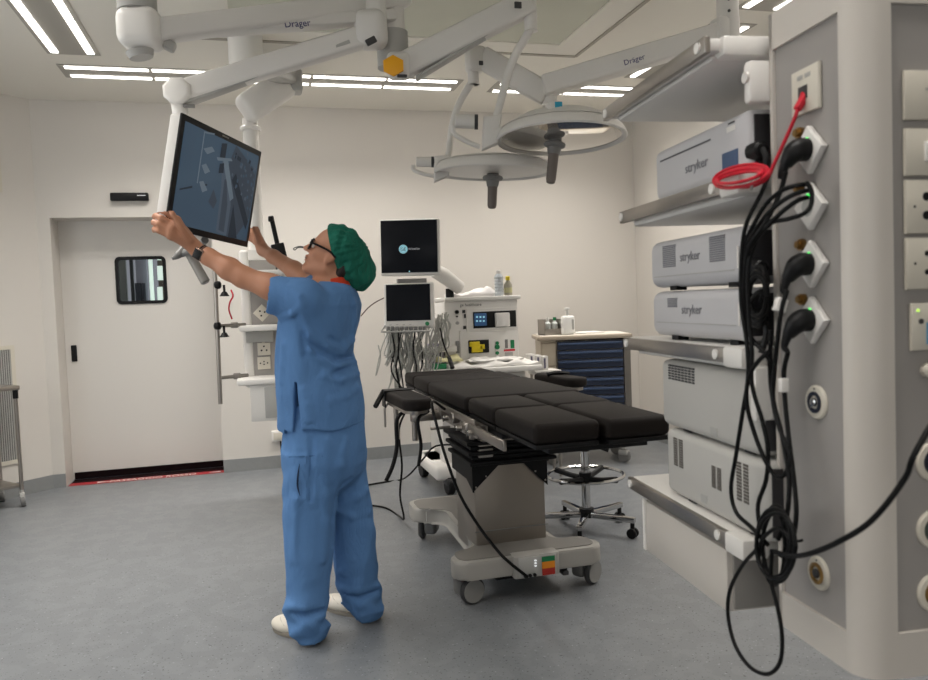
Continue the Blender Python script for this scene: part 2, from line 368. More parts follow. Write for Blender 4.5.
# steel instrument trolley at the left edge
t = thing('instrument_trolley', 'steel instrument trolley on castors at the left edge of the photo', 'trolley', (-2.0, 6.03, 0))
X0, X1, Ya, Yb2, zt = -2.35, -1.61, 5.86, 6.12, .855
TR = Matrix.Translation(V((-1.825, 6.345, 0))) @ Matrix.Rotation(math.radians(41), 4, 'Z')
def tb(mb, p, q, bev=0):
    c_ = [(p[i]+q[i])/2 for i in range(3)]; mb.box(TR @ V(c_), [abs(q[i]-p[i]) for i in range(3)], TR.to_3x3(), bev)
mb = MB(); tb(mb, (-.72, -.325, .83), (.02, .03, .862), .006); mb.build('tray', STEEL, t)
mb = MB(); tb(mb, (-.68, -.295, .14), (-.01, -.0, .165), .004); mb.build('lower_shelf', STEEL, t)
for lx, ly in ((0, 0), (-.68, 0), (0, -.295), (-.68, -.295)):
    g = TR @ V((lx, ly, 0))
    lg = MB().cyl(g+V((0, 0, .12)), g+V((0, 0, .83)), .013).build('leg', STEEL, t)
    MB().cyl(g+V((0, 0, .77)), g+V((0, 0, .835)), .018).build('corner_sleeve', BLACK, lg)
    cs = MB().box(g+V((0, .0, .075)), (.034, .085, .05), Rz(.3), .01).cyl(g+V((0, 0, .08)), g+V((0, 0, .13)), .012).build('caster', LGREY, t)
    ax = V((math.cos(.3), math.sin(.3), 0)); MB().cyl(g+V((0, 0, .045))-ax*.014, g+V((0, 0, .05))+ax*.016, .05, bev=.005).build('wheel', MGREY, cs)
# red threshold tape with white lettering
tp = MB().b2((DX0+.012, YB+.002, .0006), (DX1, YB+.1, .0022)); tp = tp.build('floor_tape', REDT)
tag(tp, 'red warning tape with white lettering on the floor along the door threshold', 'tape')
mb = MB(); mb.b2((DX0+.012, YB+.1, .0006), (DX1, DY-.03, .0018)); mb.build('dark_strip', mat('threshold_dark', '#1a0e10', .9, spec=.1), tp)
text('lettering', 'PASSAGGIO ROSSO', .105, basis((-1.16, YB+.012, .0024), V((1, 0, 0)), V((0, 1, 0)), V((0, 0, 1))), PAPER, tp, .0003, wide=.72)
for sx, xx in ((1, -1.2), (-1, -.36)):
    MB().prism([(xx-.05*sx, .03), (xx+.045*sx, .05), (xx-.05*sx, .075)], .0024, .0029, Matrix.Translation(V((0, YB, 0)))).build('arrow_mark', PAPER, tp)
# ================================================================== DRAWER CABINET at the right of the back wall
CA = math.radians(-15); CF = V((2.165, 5.75, 0))
CMX = Matrix.Translation(CF) @ Matrix.Rotation(CA, 4, 'Z')
t = thing('drawer_cabinet', 'beige trolley cabinet with navy drawers by the back wall corner', 'cabinet', CF, CA)
CW, CD = .735, .46
def bc(mb, name, m_, par): return mb.build(name, m_, par, world=False)
def onfront(x, y, off=0):
    n = (CMX.to_3x3() @ V((0, 1, 0))); o_ = CMX @ V((0, off, 0)); r_ = V(_ray(x, y)); k = (o_-V(CO)).dot(n)/r_.dot(n); return CMX.inverted() @ (V(CO)+r_*k)
bc(MB().b2((.02, .03, .22), (CW-.02, CD, 1.0)), 'carcass', BEIGE, t)
a0, a1 = onfront(559, 395).x, onfront(624.5, 395).x
nz = 10; zt, zb = onfront(600, 340).z, .27
for k in range(nz):
    z1_ = zt-(zt-zb)*k/nz; z0_ = zt-(zt-zb)*(k+1)/nz
    d = bc(MB().b2((a0, 0, z0_+.003), (a1, .035, z1_-.003), .004), 'drawer', NAVY, t)
    bc(MB().b2((a0+.01, -.014, z1_-.03), (a1-.01, .002, z1_-.014), .005), 'grip', mat('navy_grip', '#3f5170', .35), d)
for k in range(4): bc(MB().b2((.03, .012, .26+.18*k), (a0-.012, .035, .26+.18*k+.174), .004), 'side_bin_panel', BEIGE, t)
bc(MB().b2((a1+.006, .0, .24), (CW-.012, .035, .995)), 'corner_post', ALU, t)
bc(MB().b2((a0-.01, .022, zt), (a1+.01, .032, 1.0)), 'drawer_shadow_gap', BLACK, t)
bc(MB().b2((-.01, -.02, 1.0), (CW+.005, CD+.02, 1.035), .012), 'worktop', mat('worktop_taupe', '#a79b8b', .5), t)
bc(MB().b2((.02, .0, 1.001), (CW-.02, CD, 1.038), .004), 'worktop_inlay', mat('worktop_pale', '#d8d2c6', .5), t)
def caster(parent, p, r=.05, w_=.03, ang=0, hm=LGREY, wm=DGREY, top=None):
    p = V(p); ax = V((math.cos(ang), math.sin(ang), 0)); h = MB(); zt_ = top or 2*r+.05
    h.cyl(p+V((0, 0, r*1.5)), p+V((0, 0, zt_)), .014); h.box(p+V((0, 0, r*1.45)), (w_+.02, r*1.5, r*.7), Rz(ang), .008)
    c_ = h.build('caster', hm, parent)
    MB().cyl(p+V((0, 0, r))-ax*w_/2, p+V((0, 0, r))+ax*w_/2, r, bev=.006).build('wheel', wm, c_); return c_
for g in ((.09, .07), (CW-.07, .07), (.09, CD-.07), (CW-.07, CD-.07)): caster(t, CMX @ V((*g, 0)), .055, .032, .5, LGREY, MGREY, .22)
# things on the cabinet
zt = 1.0395
q = Yp(568, 332, 5.76)
t = thing('hand_rub_bottle', 'white pump bottle standing at the front of the drawer cabinet top', 'bottle', (q.x, 5.76, zt))
MB().box((q.x, 5.76, zt+.075), (.105, .065, .15), None, .02, 3).build('body', mat('white_bottle', '#e6e5e2', .4), t)
MB().cyl((q.x, 5.76, zt+.15), (q.x, 5.76, zt+.2), .012).box((q.x-.008, 5.745, zt+.205), (.03, .05, .018), None, .005).build('pump', mat('pump_white', '#d4d3cf', .4), t)
MB().box((q.x+.03, 5.7265, zt+.08), (.018, .002, .08)).build('label_print', LGREY, t)
q = Yp(551, 325, 5.86)
t = thing('steel_dispenser_box', 'small open steel box at the left end of the drawer cabinet top', 'box', (q.x, 5.86, zt))
MB().b2((q.x-.075, 5.81, zt), (q.x-.068, 5.96, zt+.125)).b2((q.x-.075, 5.95, zt), (q.x+.075, 5.96, zt+.125)).b2((q.x-.075, 5.81, zt), (q.x+.075, 5.96, zt+.006)).b2((q.x+.068, 5.81, zt), (q.x+.075, 5.96, zt+.125)).b2((q.x-.075, 5.81, zt), (q.x+.075, 5.815, zt+.05)).build('body', STEEL, t)
for dx, cm, lb in ((-.02, PAPER, 'small white-capped bottle inside the steel box'), (.04, GREEN, 'small clear bottle with green cap inside the steel box')):
    tt = thing('small_bottle', lb, 'bottle', (q.x+dx, 5.88, zt+.006))
    MB().lathe([(.022, 0), (.025, .01), (.025, .085), (.012, .1), (.012, .112)], (q.x+dx, 5.88, zt+.006)).build('body', mat('clear_bottle', '#c9cdca', .2), tt)
    MB().cyl((q.x+dx, 5.88, zt+.115), (q.x+dx, 5.88, zt+.14), .013).build('cap', cm, tt)
o = MB().b2((2.52, 5.78, zt), (2.75, 5.98, zt+.01), .004).build('paper_sheet_stack', PAPER); tag(o, 'flat stack of white paper on the drawer cabinet top', 'paper')
# ================================================================== ANAESTHESIA MACHINE
AY = 5.45
t = thing('anaesthesia_machine', 'white anaesthesia machine with two screens behind the operating table', 'anaesthesia machine', (1.6, 5.7, 0))
def fb(x0, y0, x1, y1, Y, th=.02, back=0):       # world corners of a slab whose front lies on plane Y
    a, c_ = Yp(x0, y0, Y), Yp(x1, y1, Y); return (a.x, Y, c_.z), (c_.x, Y+th, a.z)
p, q = fb(444, 302, 520, 372, AY, .5); body = MB().b2((p[0], AY, .80), (q[0], AY+.5, 1.335), .01).build('body', WHITE, t)
MB().b2((p[0]-.0, AY-.03, 1.335), (q[0]+.02, AY+.52, 1.365), .01).build('top_shelf', WHITE2, t)
MB().b2((1.2, AY-.27, .825), (1.98, AY+.05, .865), .012).build('work_surface', WHITE2, t)
MB().b2((1.3, AY, .2), (1.95, AY+.45, .80), .02).build('lower_cabinet', WHITE2, t)
MB().b2((1.17, AY-.28, .10), (1.34, AY+.35, .2), .03, 3).b2((1.85, AY-.2, .1), (2.0, AY+.35, .2), .03, 3).b2((1.2, AY+.0, .1), (1.95, AY+.4, .2)).build('base', WHITE2, t)
for g in ((1.27, 5.20), (1.22, 5.82), (1.92, 5.28), (1.92, 5.78)): caster(t, (*g, 0), .065, .05, .1, DGREY, BLACK, .12)
p, q = fb(466, 309, 518, 330, AY-.012, .02); up = MB().b2(p, q, .004).build('upper_module', WHITE2, t)
p, q = fb(473, 312, 516.5, 326.5, AY-.016, .01); MB().b2(p, q, .003).build('recess', BLACK, up)
p, q = fb(474.5, 313.5, 487, 325.5, AY-.03, .012); sc = MB().b2(p, q, .004).build('gas_display', mat('blue_display', (.02, .06, .14, 1), emit=.5), up)
p, q = fb(496, 313, 510.5, 326.5, AY-.05, .05); MB().b2(p, q, .008).build('module_block', WHITE, up)
mb = MB()
for i in range(3):
    for j in range(2): a = Yp(477+i*3.4, 317+j*4, AY-.032); mb.box(a, (.014, .002, .012))
mb.build('display_figures', LOGOB, up)
p, q = fb(459.5, 331, 519, 359, AY-.01, .02); lo = MB().b2(p, q, .004).build('lower_module', WHITE2, t)
p, q = fb(468.5, 340.5, 489.5, 352.5, AY-.018, .012); MB().b2(p, q, .004).build('vapouriser_slot', BLACK, lo)
mb = MB()
for (x0_, y0_, x1_, y1_) in ((470, 342, 480, 346.5), (472, 346, 483, 352), (480, 344.5, 485, 349)): p, q = fb(x0_, y0_, x1_, y1_, AY-.035, .03); mb.b2(p, q, .003)
mb.build('yellow_connector', YELLOW, lo)
mb = MB()
for yy, r in ((343, .012), (347, .018), (353, .013)): a = Yp(497.5, yy, AY-.022); mb.cyl(a, a+V((0, .02, 0)), r)
mb.build('green_mark', GREEN, lo)
for (x0_, y0_, x1_, y1_, mm) in ((505, 339.5, 508, 348, MGREY), (510.5, 340, 514.5, 348, GREEN), (504, 349.5, 515, 350.7, RED), (505, 352.5, 513, 356, LGREY)):
    p, q = fb(x0_, y0_, x1_, y1_, AY-.013, .004); MB().b2(p, q).build('printed_label', mm, lo)
for (xx, yy, r, mm) in ((456.5, 312, .014, BLACK), (456.5, 316.5, .006, BLACK), (457, 323, .012, LGREY)):
    a = Yp(xx, yy, AY); MB().cyl(a, a-V((0, .02, 0)), r).build('knob', mm, body)
mb = MB()
for x_, y0_, y1_ in ((462.3, 310, 313), (466, 310, 313), (464, 314, 318), (463.3, 326, 329)): p, q = fb(x_, y0_, x_+3, y1_, AY-.004, .006); mb.b2(p, q)
mb.build('gauge', DGREY, body)
a = Yp(460, 305.4, AY-.031); text('lettering', 'ge healthcare', .03, basis(a-V((0, 0, .008)), V((1, 0, 0)), V((0, 0, 1)), V((0, -1, 0))), DGREY, t)
p, q = fb(456, 341, 460, 353, AY-.02, .02); MB().b2(p, q, .004).build('flow_tube', MGREY, body)
# monitor arm and post
a, c_ = N(452, 298, 5.35), N(452, 285, 5.35)
a = Yp(450, 298, 5.5); MB().cyl((a.x, 5.5, 1.365), (a.x, 5.5, 1.43), .03).build('post', BLACK, t)
pa, pb = Yp(434, 270, 5.35), Yp(460, 288, 5.48)
pa.y = 5.38; pb.y = 5.5
MB().tube([pa, pa*.6+pb*.4+V((0, 0, .012)), pb], [.048, .056, .05], 14).build('monitor_arm', WHITE, t)
def display(x0, y0, x1, y1, Y, yaw, rollA, tilt, name, bez, scr, inset):
    a, c_ = Yp(x0, y0, Y), Yp(x1, y1, Y); W_, H_ = (c_.x-a.x)/math.cos(yaw), a.z-c_.z
    M = Matrix.Translation((a+c_)/2) @ (Rz(yaw) @ Matrix.Rotation(rollA, 3, 'Y') @ Matrix.Rotation(tilt, 3, 'X')).to_4x4()
    R3 = M.to_3x3()
    f = MB().box(M @ V((0, .022, 0)), (W_, .05, H_), R3, .014, 3).build(name, bez, t)
    l, r_, tp_, bt = inset
    MB().box(M @ V(((l-r_)/2, -.005, (bt-tp_)/2)), (W_-l-r_, .004, H_-tp_-bt), R3, .0015).build('screen', scr, f)
    return f, M, W_, H_
f, M, W_, H_ = display(380.5, 219, 438.5, 275, 5.3, math.radians(-20), math.radians(1.2), 0, 'upper_display', WHITE2, SCRDIM, (.008, .016, .01, .022))
def fwd(x, z, y=-.0085): return M @ V((x, y, z))
Xd, Zd, Nd = M.to_3x3() @ V((1, 0, 0)), M.to_3x3() @ V((0, 0, 1)), M.to_3x3() @ V((0, -1, 0))
cx, cz = -.045, -.012
mb = MB(); R_ = .027
mb.tube([fwd(cx+R_*math.cos(k*PI/8), cz+R_*math.sin(k*PI/8)) for k in range(16)], .0035, 6, 2, True)
mb.cyl(fwd(cx, cz, -.0065), fwd(cx, cz, -.008), R_*.82)
lg = mb.build('logo_roundel', LOGOB, f)
text('logo_monogram', 'GE', .03, basis(fwd(cx-.0185, cz-.01, -.009), Xd, Zd, Nd), SCREENB, f)
text('logo_lettering', 'GE HealthCare', .017, basis(fwd(cx+.036, cz-.005, -.009), Xd, Zd, Nd), TXTW, f, wide=.75)
MB().cyl(fwd(-.005, -H_/2+.03, -.006), fwd(-.005, -H_/2+.03, -.0085), .005).build('power_light', LOGOB, f)
f2, M, W_, H_ = display(384, 283, 434, 327, 5.25, math.radians(-14), math.radians(.6), math.radians(-10), 'lower_display', WHITE2, SCRDIM, (.016, .028, .012, .05))
Xd, Zd, Nd = M.to_3x3() @ V((1, 0, 0)), M.to_3x3() @ V((0, 0, 1)), M.to_3x3() @ V((0, -1, 0))
MB().cyl(fwd(.12, -H_/2+.025, -.002), fwd(.12, -H_/2+.025, -.012), .014).build('green_knob', GREEN, f2)
mb = MB()
for k in range(4): mb.box(fwd(-.13+.045*k, -H_/2+.024, -.004), (.014, .003, .004), M.to_3x3())
mb.build('key', LGREY, f2)
# arm behind between screens and rail with leads
MB().b2(Yp(398, 279, 5.36), Yp(425, 286, 5.42)).build('screen_bracket', MGREY, t)
a, b_, c_, d_ = Yp(381, 332, 5.14), Yp(430, 331, 5.14), Yp(385, 326, 5.24), Yp(433, 326, 5.24)
MB().tube([c_, a, b_, d_], .007, 8, 0).build('handle_rail', LGREY, t)
mb = MB()
for k in range(9): a = Yp(388+k*4.6, 329, 5.2); mb.box(a, (.02, .05, .035), None, .004)
mb.build('lead_connector', MGREY, t)
MB().b2((Yp(386, 330, 5.33).x, 5.33, .93), (Yp(400, 330, 5.33).x, 5.40, 1.25), .006).b2((.9, 5.36, .98), (1.4, 5.44, 1.02)).b2((1.26, 5.3, .2), (1.34, 5.42, .9)).build('support_column', WHITE2, t)
random.seed(11)
mb = MB(); leadm = mat('grey_lead', '#aeaea8', .5)
for k in range(40):
    x = 388+random.random()*40; y0_ = 330; y1_ = 352+random.random()*42; sw = (random.random()-.5)*34; Yq = 5.16+random.random()*.12
    pts = [Yp(x, y0_, Yq), Yp(x+sw*.5+random.uniform(-3, 3), (y0_+y1_)/2-4, Yq), Yp(x+sw, y1_, Yq), Yp(x+sw+random.uniform(4, 12), (y0_+y1_)/2+6, Yq+.02), Yp(x+sw+random.uniform(2, 16), y0_+random.uniform(4, 20), Yq+.03)]
    mb.tube(pts, random.choice((.004, .005, .006)), 6, 4)
mb.m(1)
for k in range(6):
    x = 388+random.random()*34; Yq = 5.13+random.random()*.1; pts = [Yp(x, 330, Yq), Yp(x+random.uniform(-4, 4), 350, Yq), Yp(x+random.uniform(-6, 8), 372, Yq), Yp(404+random.uniform(-5, 5), 396, Yq)]
    mb.tube(pts, .005, 6, 4)
mb.m(0)
for k in range(24):
    x = 433+random.random()*18; Yq = 5.3+random.random()*.12; mb.tube([Yp(x, 312+random.random()*10, Yq), Yp(x+random.uniform(-8, 8), 328, Yq), Yp(x+random.uniform(-12, 6), 345+random.random()*12, Yq), Yp(x-random.uniform(4, 22), 352+random.random()*10, Yq)], .005, 6, 4)
o = mb.build('patient_monitor_leads', [leadm, BLACK]); tag(o, 'tangle of grey patient leads hanging below the lower screen', 'cables'); o['kind'] = 'stuff'
# things on top of the machine
def bottle(name, label, cx, yb, yt, Y, zb_, bm_, cm, prof, capz):
    a = Yp(cx, yb, Y); k = (Yp(cx, yt, Y).z-zb_); tt = thing(name, label, 'bottle', (a.x, Y, zb_))
    MB().lathe([(r, z*k) for r, z in prof], (a.x, Y, zb_)).build('body', bm_, tt)
    MB().lathe([(.017, capz*k), (.017, k*.97), (.012, k)], (a.x, Y, zb_)).build('cap', cm, tt); return tt, a, k
ribs = [(.03, 0)]+[(.034 if i % 2 else .030, .05+.72*i/12) for i in range(13)]+[(.02, .84), (.016, .86)]
bottle('water_bottle', 'tall clear ribbed plastic bottle on top of the anaesthesia machine', 499.5, 301, 270, 5.5, 1.366, mat('clear_plastic', '#b9bec2', .25), PAPER, ribs, .85)
tt, a, k = bottle('yellow_cap_bottle', 'short bottle with yellow cap and label on top of the anaesthesia machine', 508.5, 301, 276, 5.5, 1.366, mat('amber_clear', '#a8a391', .2), YELLOW, [(.028, 0), (.03, .03), (.03, .55), (.013, .75), (.013, .8)], .78)
MB().lathe([(.0312, .14*k), (.0312, .40*k)], (a.x, 5.5, 1.366)).build('paper_label', mat('yellow_label', '#b9b48a', .5), tt)
def sheet(name, label, cat, x0, x1, y0, y1, z, amp, m_, seed, nx=26, ny=14, thick=.006, cells=6):
    rng = np.random.RandomState(seed); G = rng.rand(cells+2, cells+2)
    bm = bmesh.new(); vs = []
    def hn(u, v):
        u *= cells; v *= cells; i, j = int(u), int(v); fu, fv = u-i, v-j
        return (G[i, j]*(1-fu)+G[i+1, j]*fu)*(1-fv)+(G[i, j+1]*(1-fu)+G[i+1, j+1]*fu)*fv
    for layer in (0, 1):
        for i in range(nx+1):
            for j in range(ny+1):
                u, v = i/nx, j/ny; e = min(u, 1-u, v, 1-v)*6; h = (hn(u, v)**1.3)*amp*min(1, .35+e)
                ed = .02*(hn(v*.9, u*.9)-.5)
                vs.append(bm.verts.new((x0+(x1-x0)*u+ed, y0+(y1-y0)*v+ed, z+(thick+h if layer else 0))))
    S_ = (nx+1)*(ny+1)
    for i in range(nx):
        for j in range(ny):
            k = i*(ny+1)+j; bm.faces.new((vs[S_+k], vs[S_+k+ny+1], vs[S_+k+ny+2], vs[S_+k+1])); bm.faces.new((vs[k], vs[k+1], vs[k+ny+2], vs[k+ny+1]))
    for i in range(nx):
        for j in (0, ny): k = i*(ny+1)+j; bm.faces.new((vs[k], vs[k+ny+1], vs[S_+k+ny+1], vs[S_+k]))
    for j in range(ny):
        for i in (0, nx): k = i*(ny+1)+j; bm.faces.new((vs[k], vs[k+1], vs[S_+k+1], vs[S_+k]))
    M_ = MB(); M_.bm.free(); M_.bm = bm; M_._tag(); o = M_.build(name, m_, None, ang=50); tag(o, label, cat); return o
a0, a1 = Yp(452, 300, 5.55).x, Yp(497, 300, 5.55).x
sheet('plastic_bag', 'crumpled white plastic bag lying on top of the anaesthesia machine', 'bag', a0, a1, 5.5, 5.75, 1.366, .075, mat('bag_film', '#dcd8d6', .35), 3, cells=5)
sheet('drape_sheet', 'crumpled white drape spread over the anaesthesia machine work surface', 'sheet', 1.32, 1.97, 5.2, 5.43, .866, .055, PAPER, 5, cells=8)
sheet('drape_sheet', 'second white drape folded loosely on top of the first behind the table', 'sheet', 1.48, 1.86, 5.24, 5.40, .905, .03, PAPER, 15, cells=6)
sheet('instruction_paper', 'pale yellow paper lying at the left of the white drape', 'paper', 1.24, 1.42, 5.28, 5.42, .915, .05, mat('yellow_paper', '#d9d3a5', .8), 8, cells=3)
o = MB().b2((1.21, 5.27, .866), (1.30, 5.36, .905), .008).build('green_pouch', GREEN); tag(o, 'small green packet beside the white drape on the work surface', 'packet')
a = Yp(432, 348, 5.4); t2 = thing('glove_box_rack', 'pale lilac box with upright slots behind the hanging grey leads', 'box', (a.x, 5.42, .866))
p, q = fb(428, 344, 446, 372, 5.40, .05); mb = MB().b2((p[0], 5.38, .866), (q[0], 5.44, q[2]), .004); mb.build('body', mat('lilac_card', '#9d97a3', .7), t2)
mb = MB()
for k in range(4): x = p[0]+.02+.03*k; mb.b2((x, 5.377, .93), (x+.006, 5.381, q[2]-.01))
mb.build('slot', DGREY, t2)
for i, (xx, lb) in enumerate(((531, 'leftmost small white carton at the right end of the white drape'), (537.5, 'middle small white carton at the right end of the white drape'), (544, 'rightmost small white carton at the right end of the white drape'))):
    a = Yp(xx, 372, 5.45); c_ = Yp(xx, 354+i*1.0, 5.45); t2 = thing('medicine_carton', lb, 'carton', (a.x, 5.45, .9), group='small cartons behind the operating table')
    MB().b2((a.x-.024, 5.42, .80), (a.x+.024, 5.5, c_.z), .002).build('box', PAPER, t2); MB().b2((a.x-.01, 5.418, c_.z-.09), (a.x+.004, 5.4195, c_.z-.015)).build('printed_panel', mat('violet_print', '#5d5870', .6), t2)
MB_t = thing('side_table', 'low white side table holding cartons behind the operating table', 'table', (2.1, 5.46, 0))
MB().b2((2.0, 5.38, .77), (2.2, 5.55, .799)).build('tabletop', WHITE2, MB_t)
for gx, gy in ((2.02, 5.4), (2.18, 5.4), (2.02, 5.53), (2.18, 5.53)): MB().cyl((gx, gy, 0), (gx, gy, .77), .012).build('leg', STEEL, MB_t)
mb = MB().tube([Yp(440, 328, 5.28), Yp(444, 345, 5.24), Yp(449, 357, 5.2), Yp(451.5, 363, 5.15)], .006, 8).cyl(Yp(449, 357, 5.2), Yp(452.5, 368, 5.14), .013, .016)
o = mb.build('black_probe_cable', BLACK); tag(o, 'black probe hanging from a cable in front of the yellow paper', 'probe')
o = MB().tube([Yp(361, 316, 5.5), Yp(368, 308, 5.45), Yp(376, 302, 5.4), Yp(386, 297, 5.34)], .004, 6).build('thin_cord', mat('dark_red_cord', '#3a1a18', .5)); tag(o, 'thin dark cord running from the lower screen behind the person', 'cord')
# ================================================================== OPERATING TABLE
T = thing('operating_table', 'black padded operating table on a wheeled base in the room centre', 'operating table', (1.2, 3.75, 0))
def pad(x0, y0, x1, y1, label=None, z0=.805, z1=.88):
    o = MB().b2((x0, y0, z0), (x1, y1, z1), .022, 4).build('pad', PAD, T)
    MB().b2((x0+.006, y0+.006, z0-.018), (x1-.006, y1-.006, z0), .003).build('pad_plate', BLACK, o)
for a in ((.953, 2.60, 1.212, 3.085), (1.228, 2.58, 1.486, 3.085), (.955, 3.10, 1.212, 3.50), (1.228, 3.10, 1.50, 3.50), (.95, 3.525, 1.54, 4.33), (.952, 4.345, 1.53, 4.75), (.955, 4.775, 1.5, 5.06)): pad(*a)
MB().b2((1.02, 2.64, .762), (1.42, 3.2, .786), .004).b2((.99, 3.1, .745), (1.47, 3.55, .787), .006).build('leg_section_frame', BLACK, T)
MB().b2((.955, 3.30, .70), (1.45, 4.45, .787), .015).build('top_frame', STEELW, T)
for x in (.925, 1.55):
    r = MB().b2((x, 3.30, .772), (x+.013, 4.45, .805), .003).build('side_rail', STEEL, T)
    MB().b2((x-.012, 2.85, .745), (x+.004, 3.36, .785), .003).build('leg_rail', STEEL, r)
for i, (x, y, z, sx, sy, sz) in enumerate(((.93, 3.42, .755, .05, .10, .05), (.935, 3.68, .765, .04, .06, .05), (.94, 3.95, .765, .04, .05, .05), (.94, 4.28, .775, .045, .05, .06), (.95, 3.3, .75, .05, .05, .05))):
    c_ = MB().box((x, y, z), (sx, sy, sz), None, .006).cyl((x-.03, y, z), (x-.055, y, z), .012).build('rail_clamp', STEEL, T)
    MB().cyl((x-.055, y, z), (x-.06, y, z), .016).build('clamp_knob', CHROME, c_)
MB().cyl((.955, 3.42, .66), (.955, 3.42, .76), .02).b2((.96, 3.36, .62), (1.03, 3.5, .70), .005).build('joint_bracket', STEEL, T)
# column: bellows, skirt, cover
mb = MB()
for k in range(5):
    z = .585+.024*k; g = .016*(k % 2)-.004*k
    mb.prism([(.918+g, 3.355+g), (1.335-g, 3.355+g), (1.335-g, 3.77-g), (.918+g, 3.77-g)], z, z+.018, None, .005)
mb.prism([(.948, 3.38), (1.305, 3.38), (1.305, 3.75), (.948, 3.75)], .575, .70)
mb.build('bellows', RUBBER, T)
cv = MB().b2((.945, 3.40, .15), (1.29, 3.74, .585), .012).build('column_cover', STEELW, T)
mb = MB(); Mx = basis((0, 3.397, 0), V((1, 0, 0)), V((0, 0, 1)), V((0, -1, 0)))
mb.prism([(.935, .60), (.935, .458), (1.06, .572), (1.185, .572), (1.30, .458), (1.30, .60)], 0, .006, Mx)
mb.prism([(3.39, .60), (3.39, .458), (3.5, .50), (3.77, .50), (3.77, .60)], 0, .006, basis((.942, 0, 0), V((0, 1, 0)), V((0, 0, 1)), V((-1, 0, 0))))
sk = mb.build('bellows_skirt', RUBBER, cv)
for x, z in ((.95, .482), (1.0, .528), (1.06, .582), (1.12, .584), (1.185, .582), (1.24, .53), (1.288, .484)): MB().cyl((x, 3.392, z), (x, 3.386, z), .004, seg=8).build('rivet', STEEL, sk)
MB().b2((.94, 3.395, .27), (1.295, 3.40, .274)).build('cover_seam', MGREY, cv)
# base: H shaped casting
def arc(cx, cy, r, a0, a1, n=6): return [(cx+r*math.cos(math.radians(a0+(a1-a0)*i/n)), cy+r*math.sin(math.radians(a0+(a1-a0)*i/n))) for i in range(n+1)]
poly = arc(.845, 3.245, .05, 180, 270)+arc(1.435, 3.245, .05, 270, 360)+arc(1.435, 3.29, .05, 0, 90)+arc(1.38, 3.41, .065, 270, 180)[:6]+[(1.315, 4.05)]+arc(1.38, 4.08, .065, 180, 90)+arc(1.42, 4.2, .055, 270, 360)+arc(1.42, 4.31, .055, 0, 90)+arc(.87, 4.31, .06, 90, 180)+arc(.87, 4.2, .06, 180, 270)+arc(.87, 4.02, .1, 90, 0)+arc(.84, 3.45, .10, 0, -80)+arc(.845, 3.29, .05, 100, 180)
base = MB().prism(poly, .125, .205, None, .014, 3).build('base', mat('base_casting', '#a09d97', .38), T)
pin = [(x+(1.15-x)*.07, y+(3.78-y)*.05) for x, y in poly]
MB().prism(pin, .2055, .2085).build('base_top_inlay', mat('base_inlay', '#7d7a75', .45), base)
cb = MB().b2((1.05, 3.178, .108), (1.265, 3.25, .212), .012).build('control_panel', mat('panel_casting', '#a8a59f', .38), base)
MB().b2((1.07, 3.172, .115), (1.245, 3.18, .205), .004).build('panel_face', LGREY, cb)
lab = MB().m(0).b2((1.175, 3.165, .178), (1.235, 3.168, .2)).m(1).b2((1.175, 3.165, .148), (1.235, 3.168, .178)).m(2).b2((1.175, 3.165, .118), (1.235, 3.168, .148)).build('brake_label', [GREEN, mat('label_amber', '#e08a1c', .5), mat('label_red', '#a1271f', .5)], cb)
mb = MB()
for k in range(3): mb.cyl((1.095+.022*k, 3.167, .126), (1.095+.022*k, 3.16, .126), .008, seg=12)
mb.build('connector', BLACK, cb)
mb = MB()
for k in range(3): mb.box((1.145, 3.166, .165+.012*k), (.008, .003, .005))
mb.build('status_lamp', mat('status_white', (.9, .92, .95, 1), emit=.8), cb)
MB().b2((1.0, 3.3, .07), (1.35, 3.9, .126), .01).build('under_tray', BLACK, base)
MB().box((1.3, 3.25, .1), (.03, .1, .02), None, .005).build('brake_pedal', DGREY, base)
def tcaster(x, y, ang):
    p = V((x, y, 0)); ax = V((math.cos(ang), math.sin(ang), 0)); fw = V((-ax.y, ax.x, 0)); r = .06
    c_ = MB().cyl(p+V((0, 0, .08)), p+V((0, 0, .128)), .03).box(p-ax*.018+fw*.0+V((0, 0, .078)), (.07, .11, .09), Rz(ang), .02, 3).build('caster', mat('caster_hood', '#6f6e6c', .4), T)
    for s_ in (1,):
        q = p+ax*.034*s_+V((0, 0, r)); w_ = MB().cyl(q-ax*.014, q+ax*.014, r, bev=.008, seg=28).build('wheel', DGREY, c_)
        MB().cyl(q+ax*.0145*s_, q+ax*.018*s_, r*.84, seg=28).build('hub_cap', mat('hub_cap', '#8a8986', .4), w_)
tcaster(.87, 3.29, -1.3); tcaster(1.45, 3.32, -1.0); tcaster(.91, 4.27, 2.7); tcaster(1.41, 4.26, .3)
# arm boards (parts of the table)
def armboard(px_pts, z, name, th=.065):
    pts = [Zp(x, y, z) for x, y in px_pts]; P2 = [(p.x, p.y) for p in pts]
    a = MB().prism(P2, z-th, z, None, .02, 4).build(name, PAD, T)
    c = V((sum(p[0] for p in P2)/len(P2), sum(p[1] for p in P2)/len(P2), 0)); MB().prism([(c.x+(p[0]-c.x)*.9, c.y+(p[1]-c.y)*.93) for p in P2], z-th-.014, z-th).build('board_plate', STEEL, a); return a
def obround(c, d, L, w_, n=8):
    d = V(d).normalized(); e = V((-d.y, d.x)); c = V(c); P = []
    for s_, a0 in ((1, -90), (-1, 90)):
        for i in range(n+1):
            a = math.radians(a0+180*i/n); v = c+d*(s_*(L/2-w_/2))+d*(math.cos(a)*w_/2)+e*(math.sin(a)*w_/2); P.append((v.x, v.y))
    return P
za = .86
P2 = obround((.765, 4.02), (-.04, 1), .60, .155)
ab = MB().prism(P2, za-.06, za, None, .02, 4).build('arm_board_pad', PAD, T)
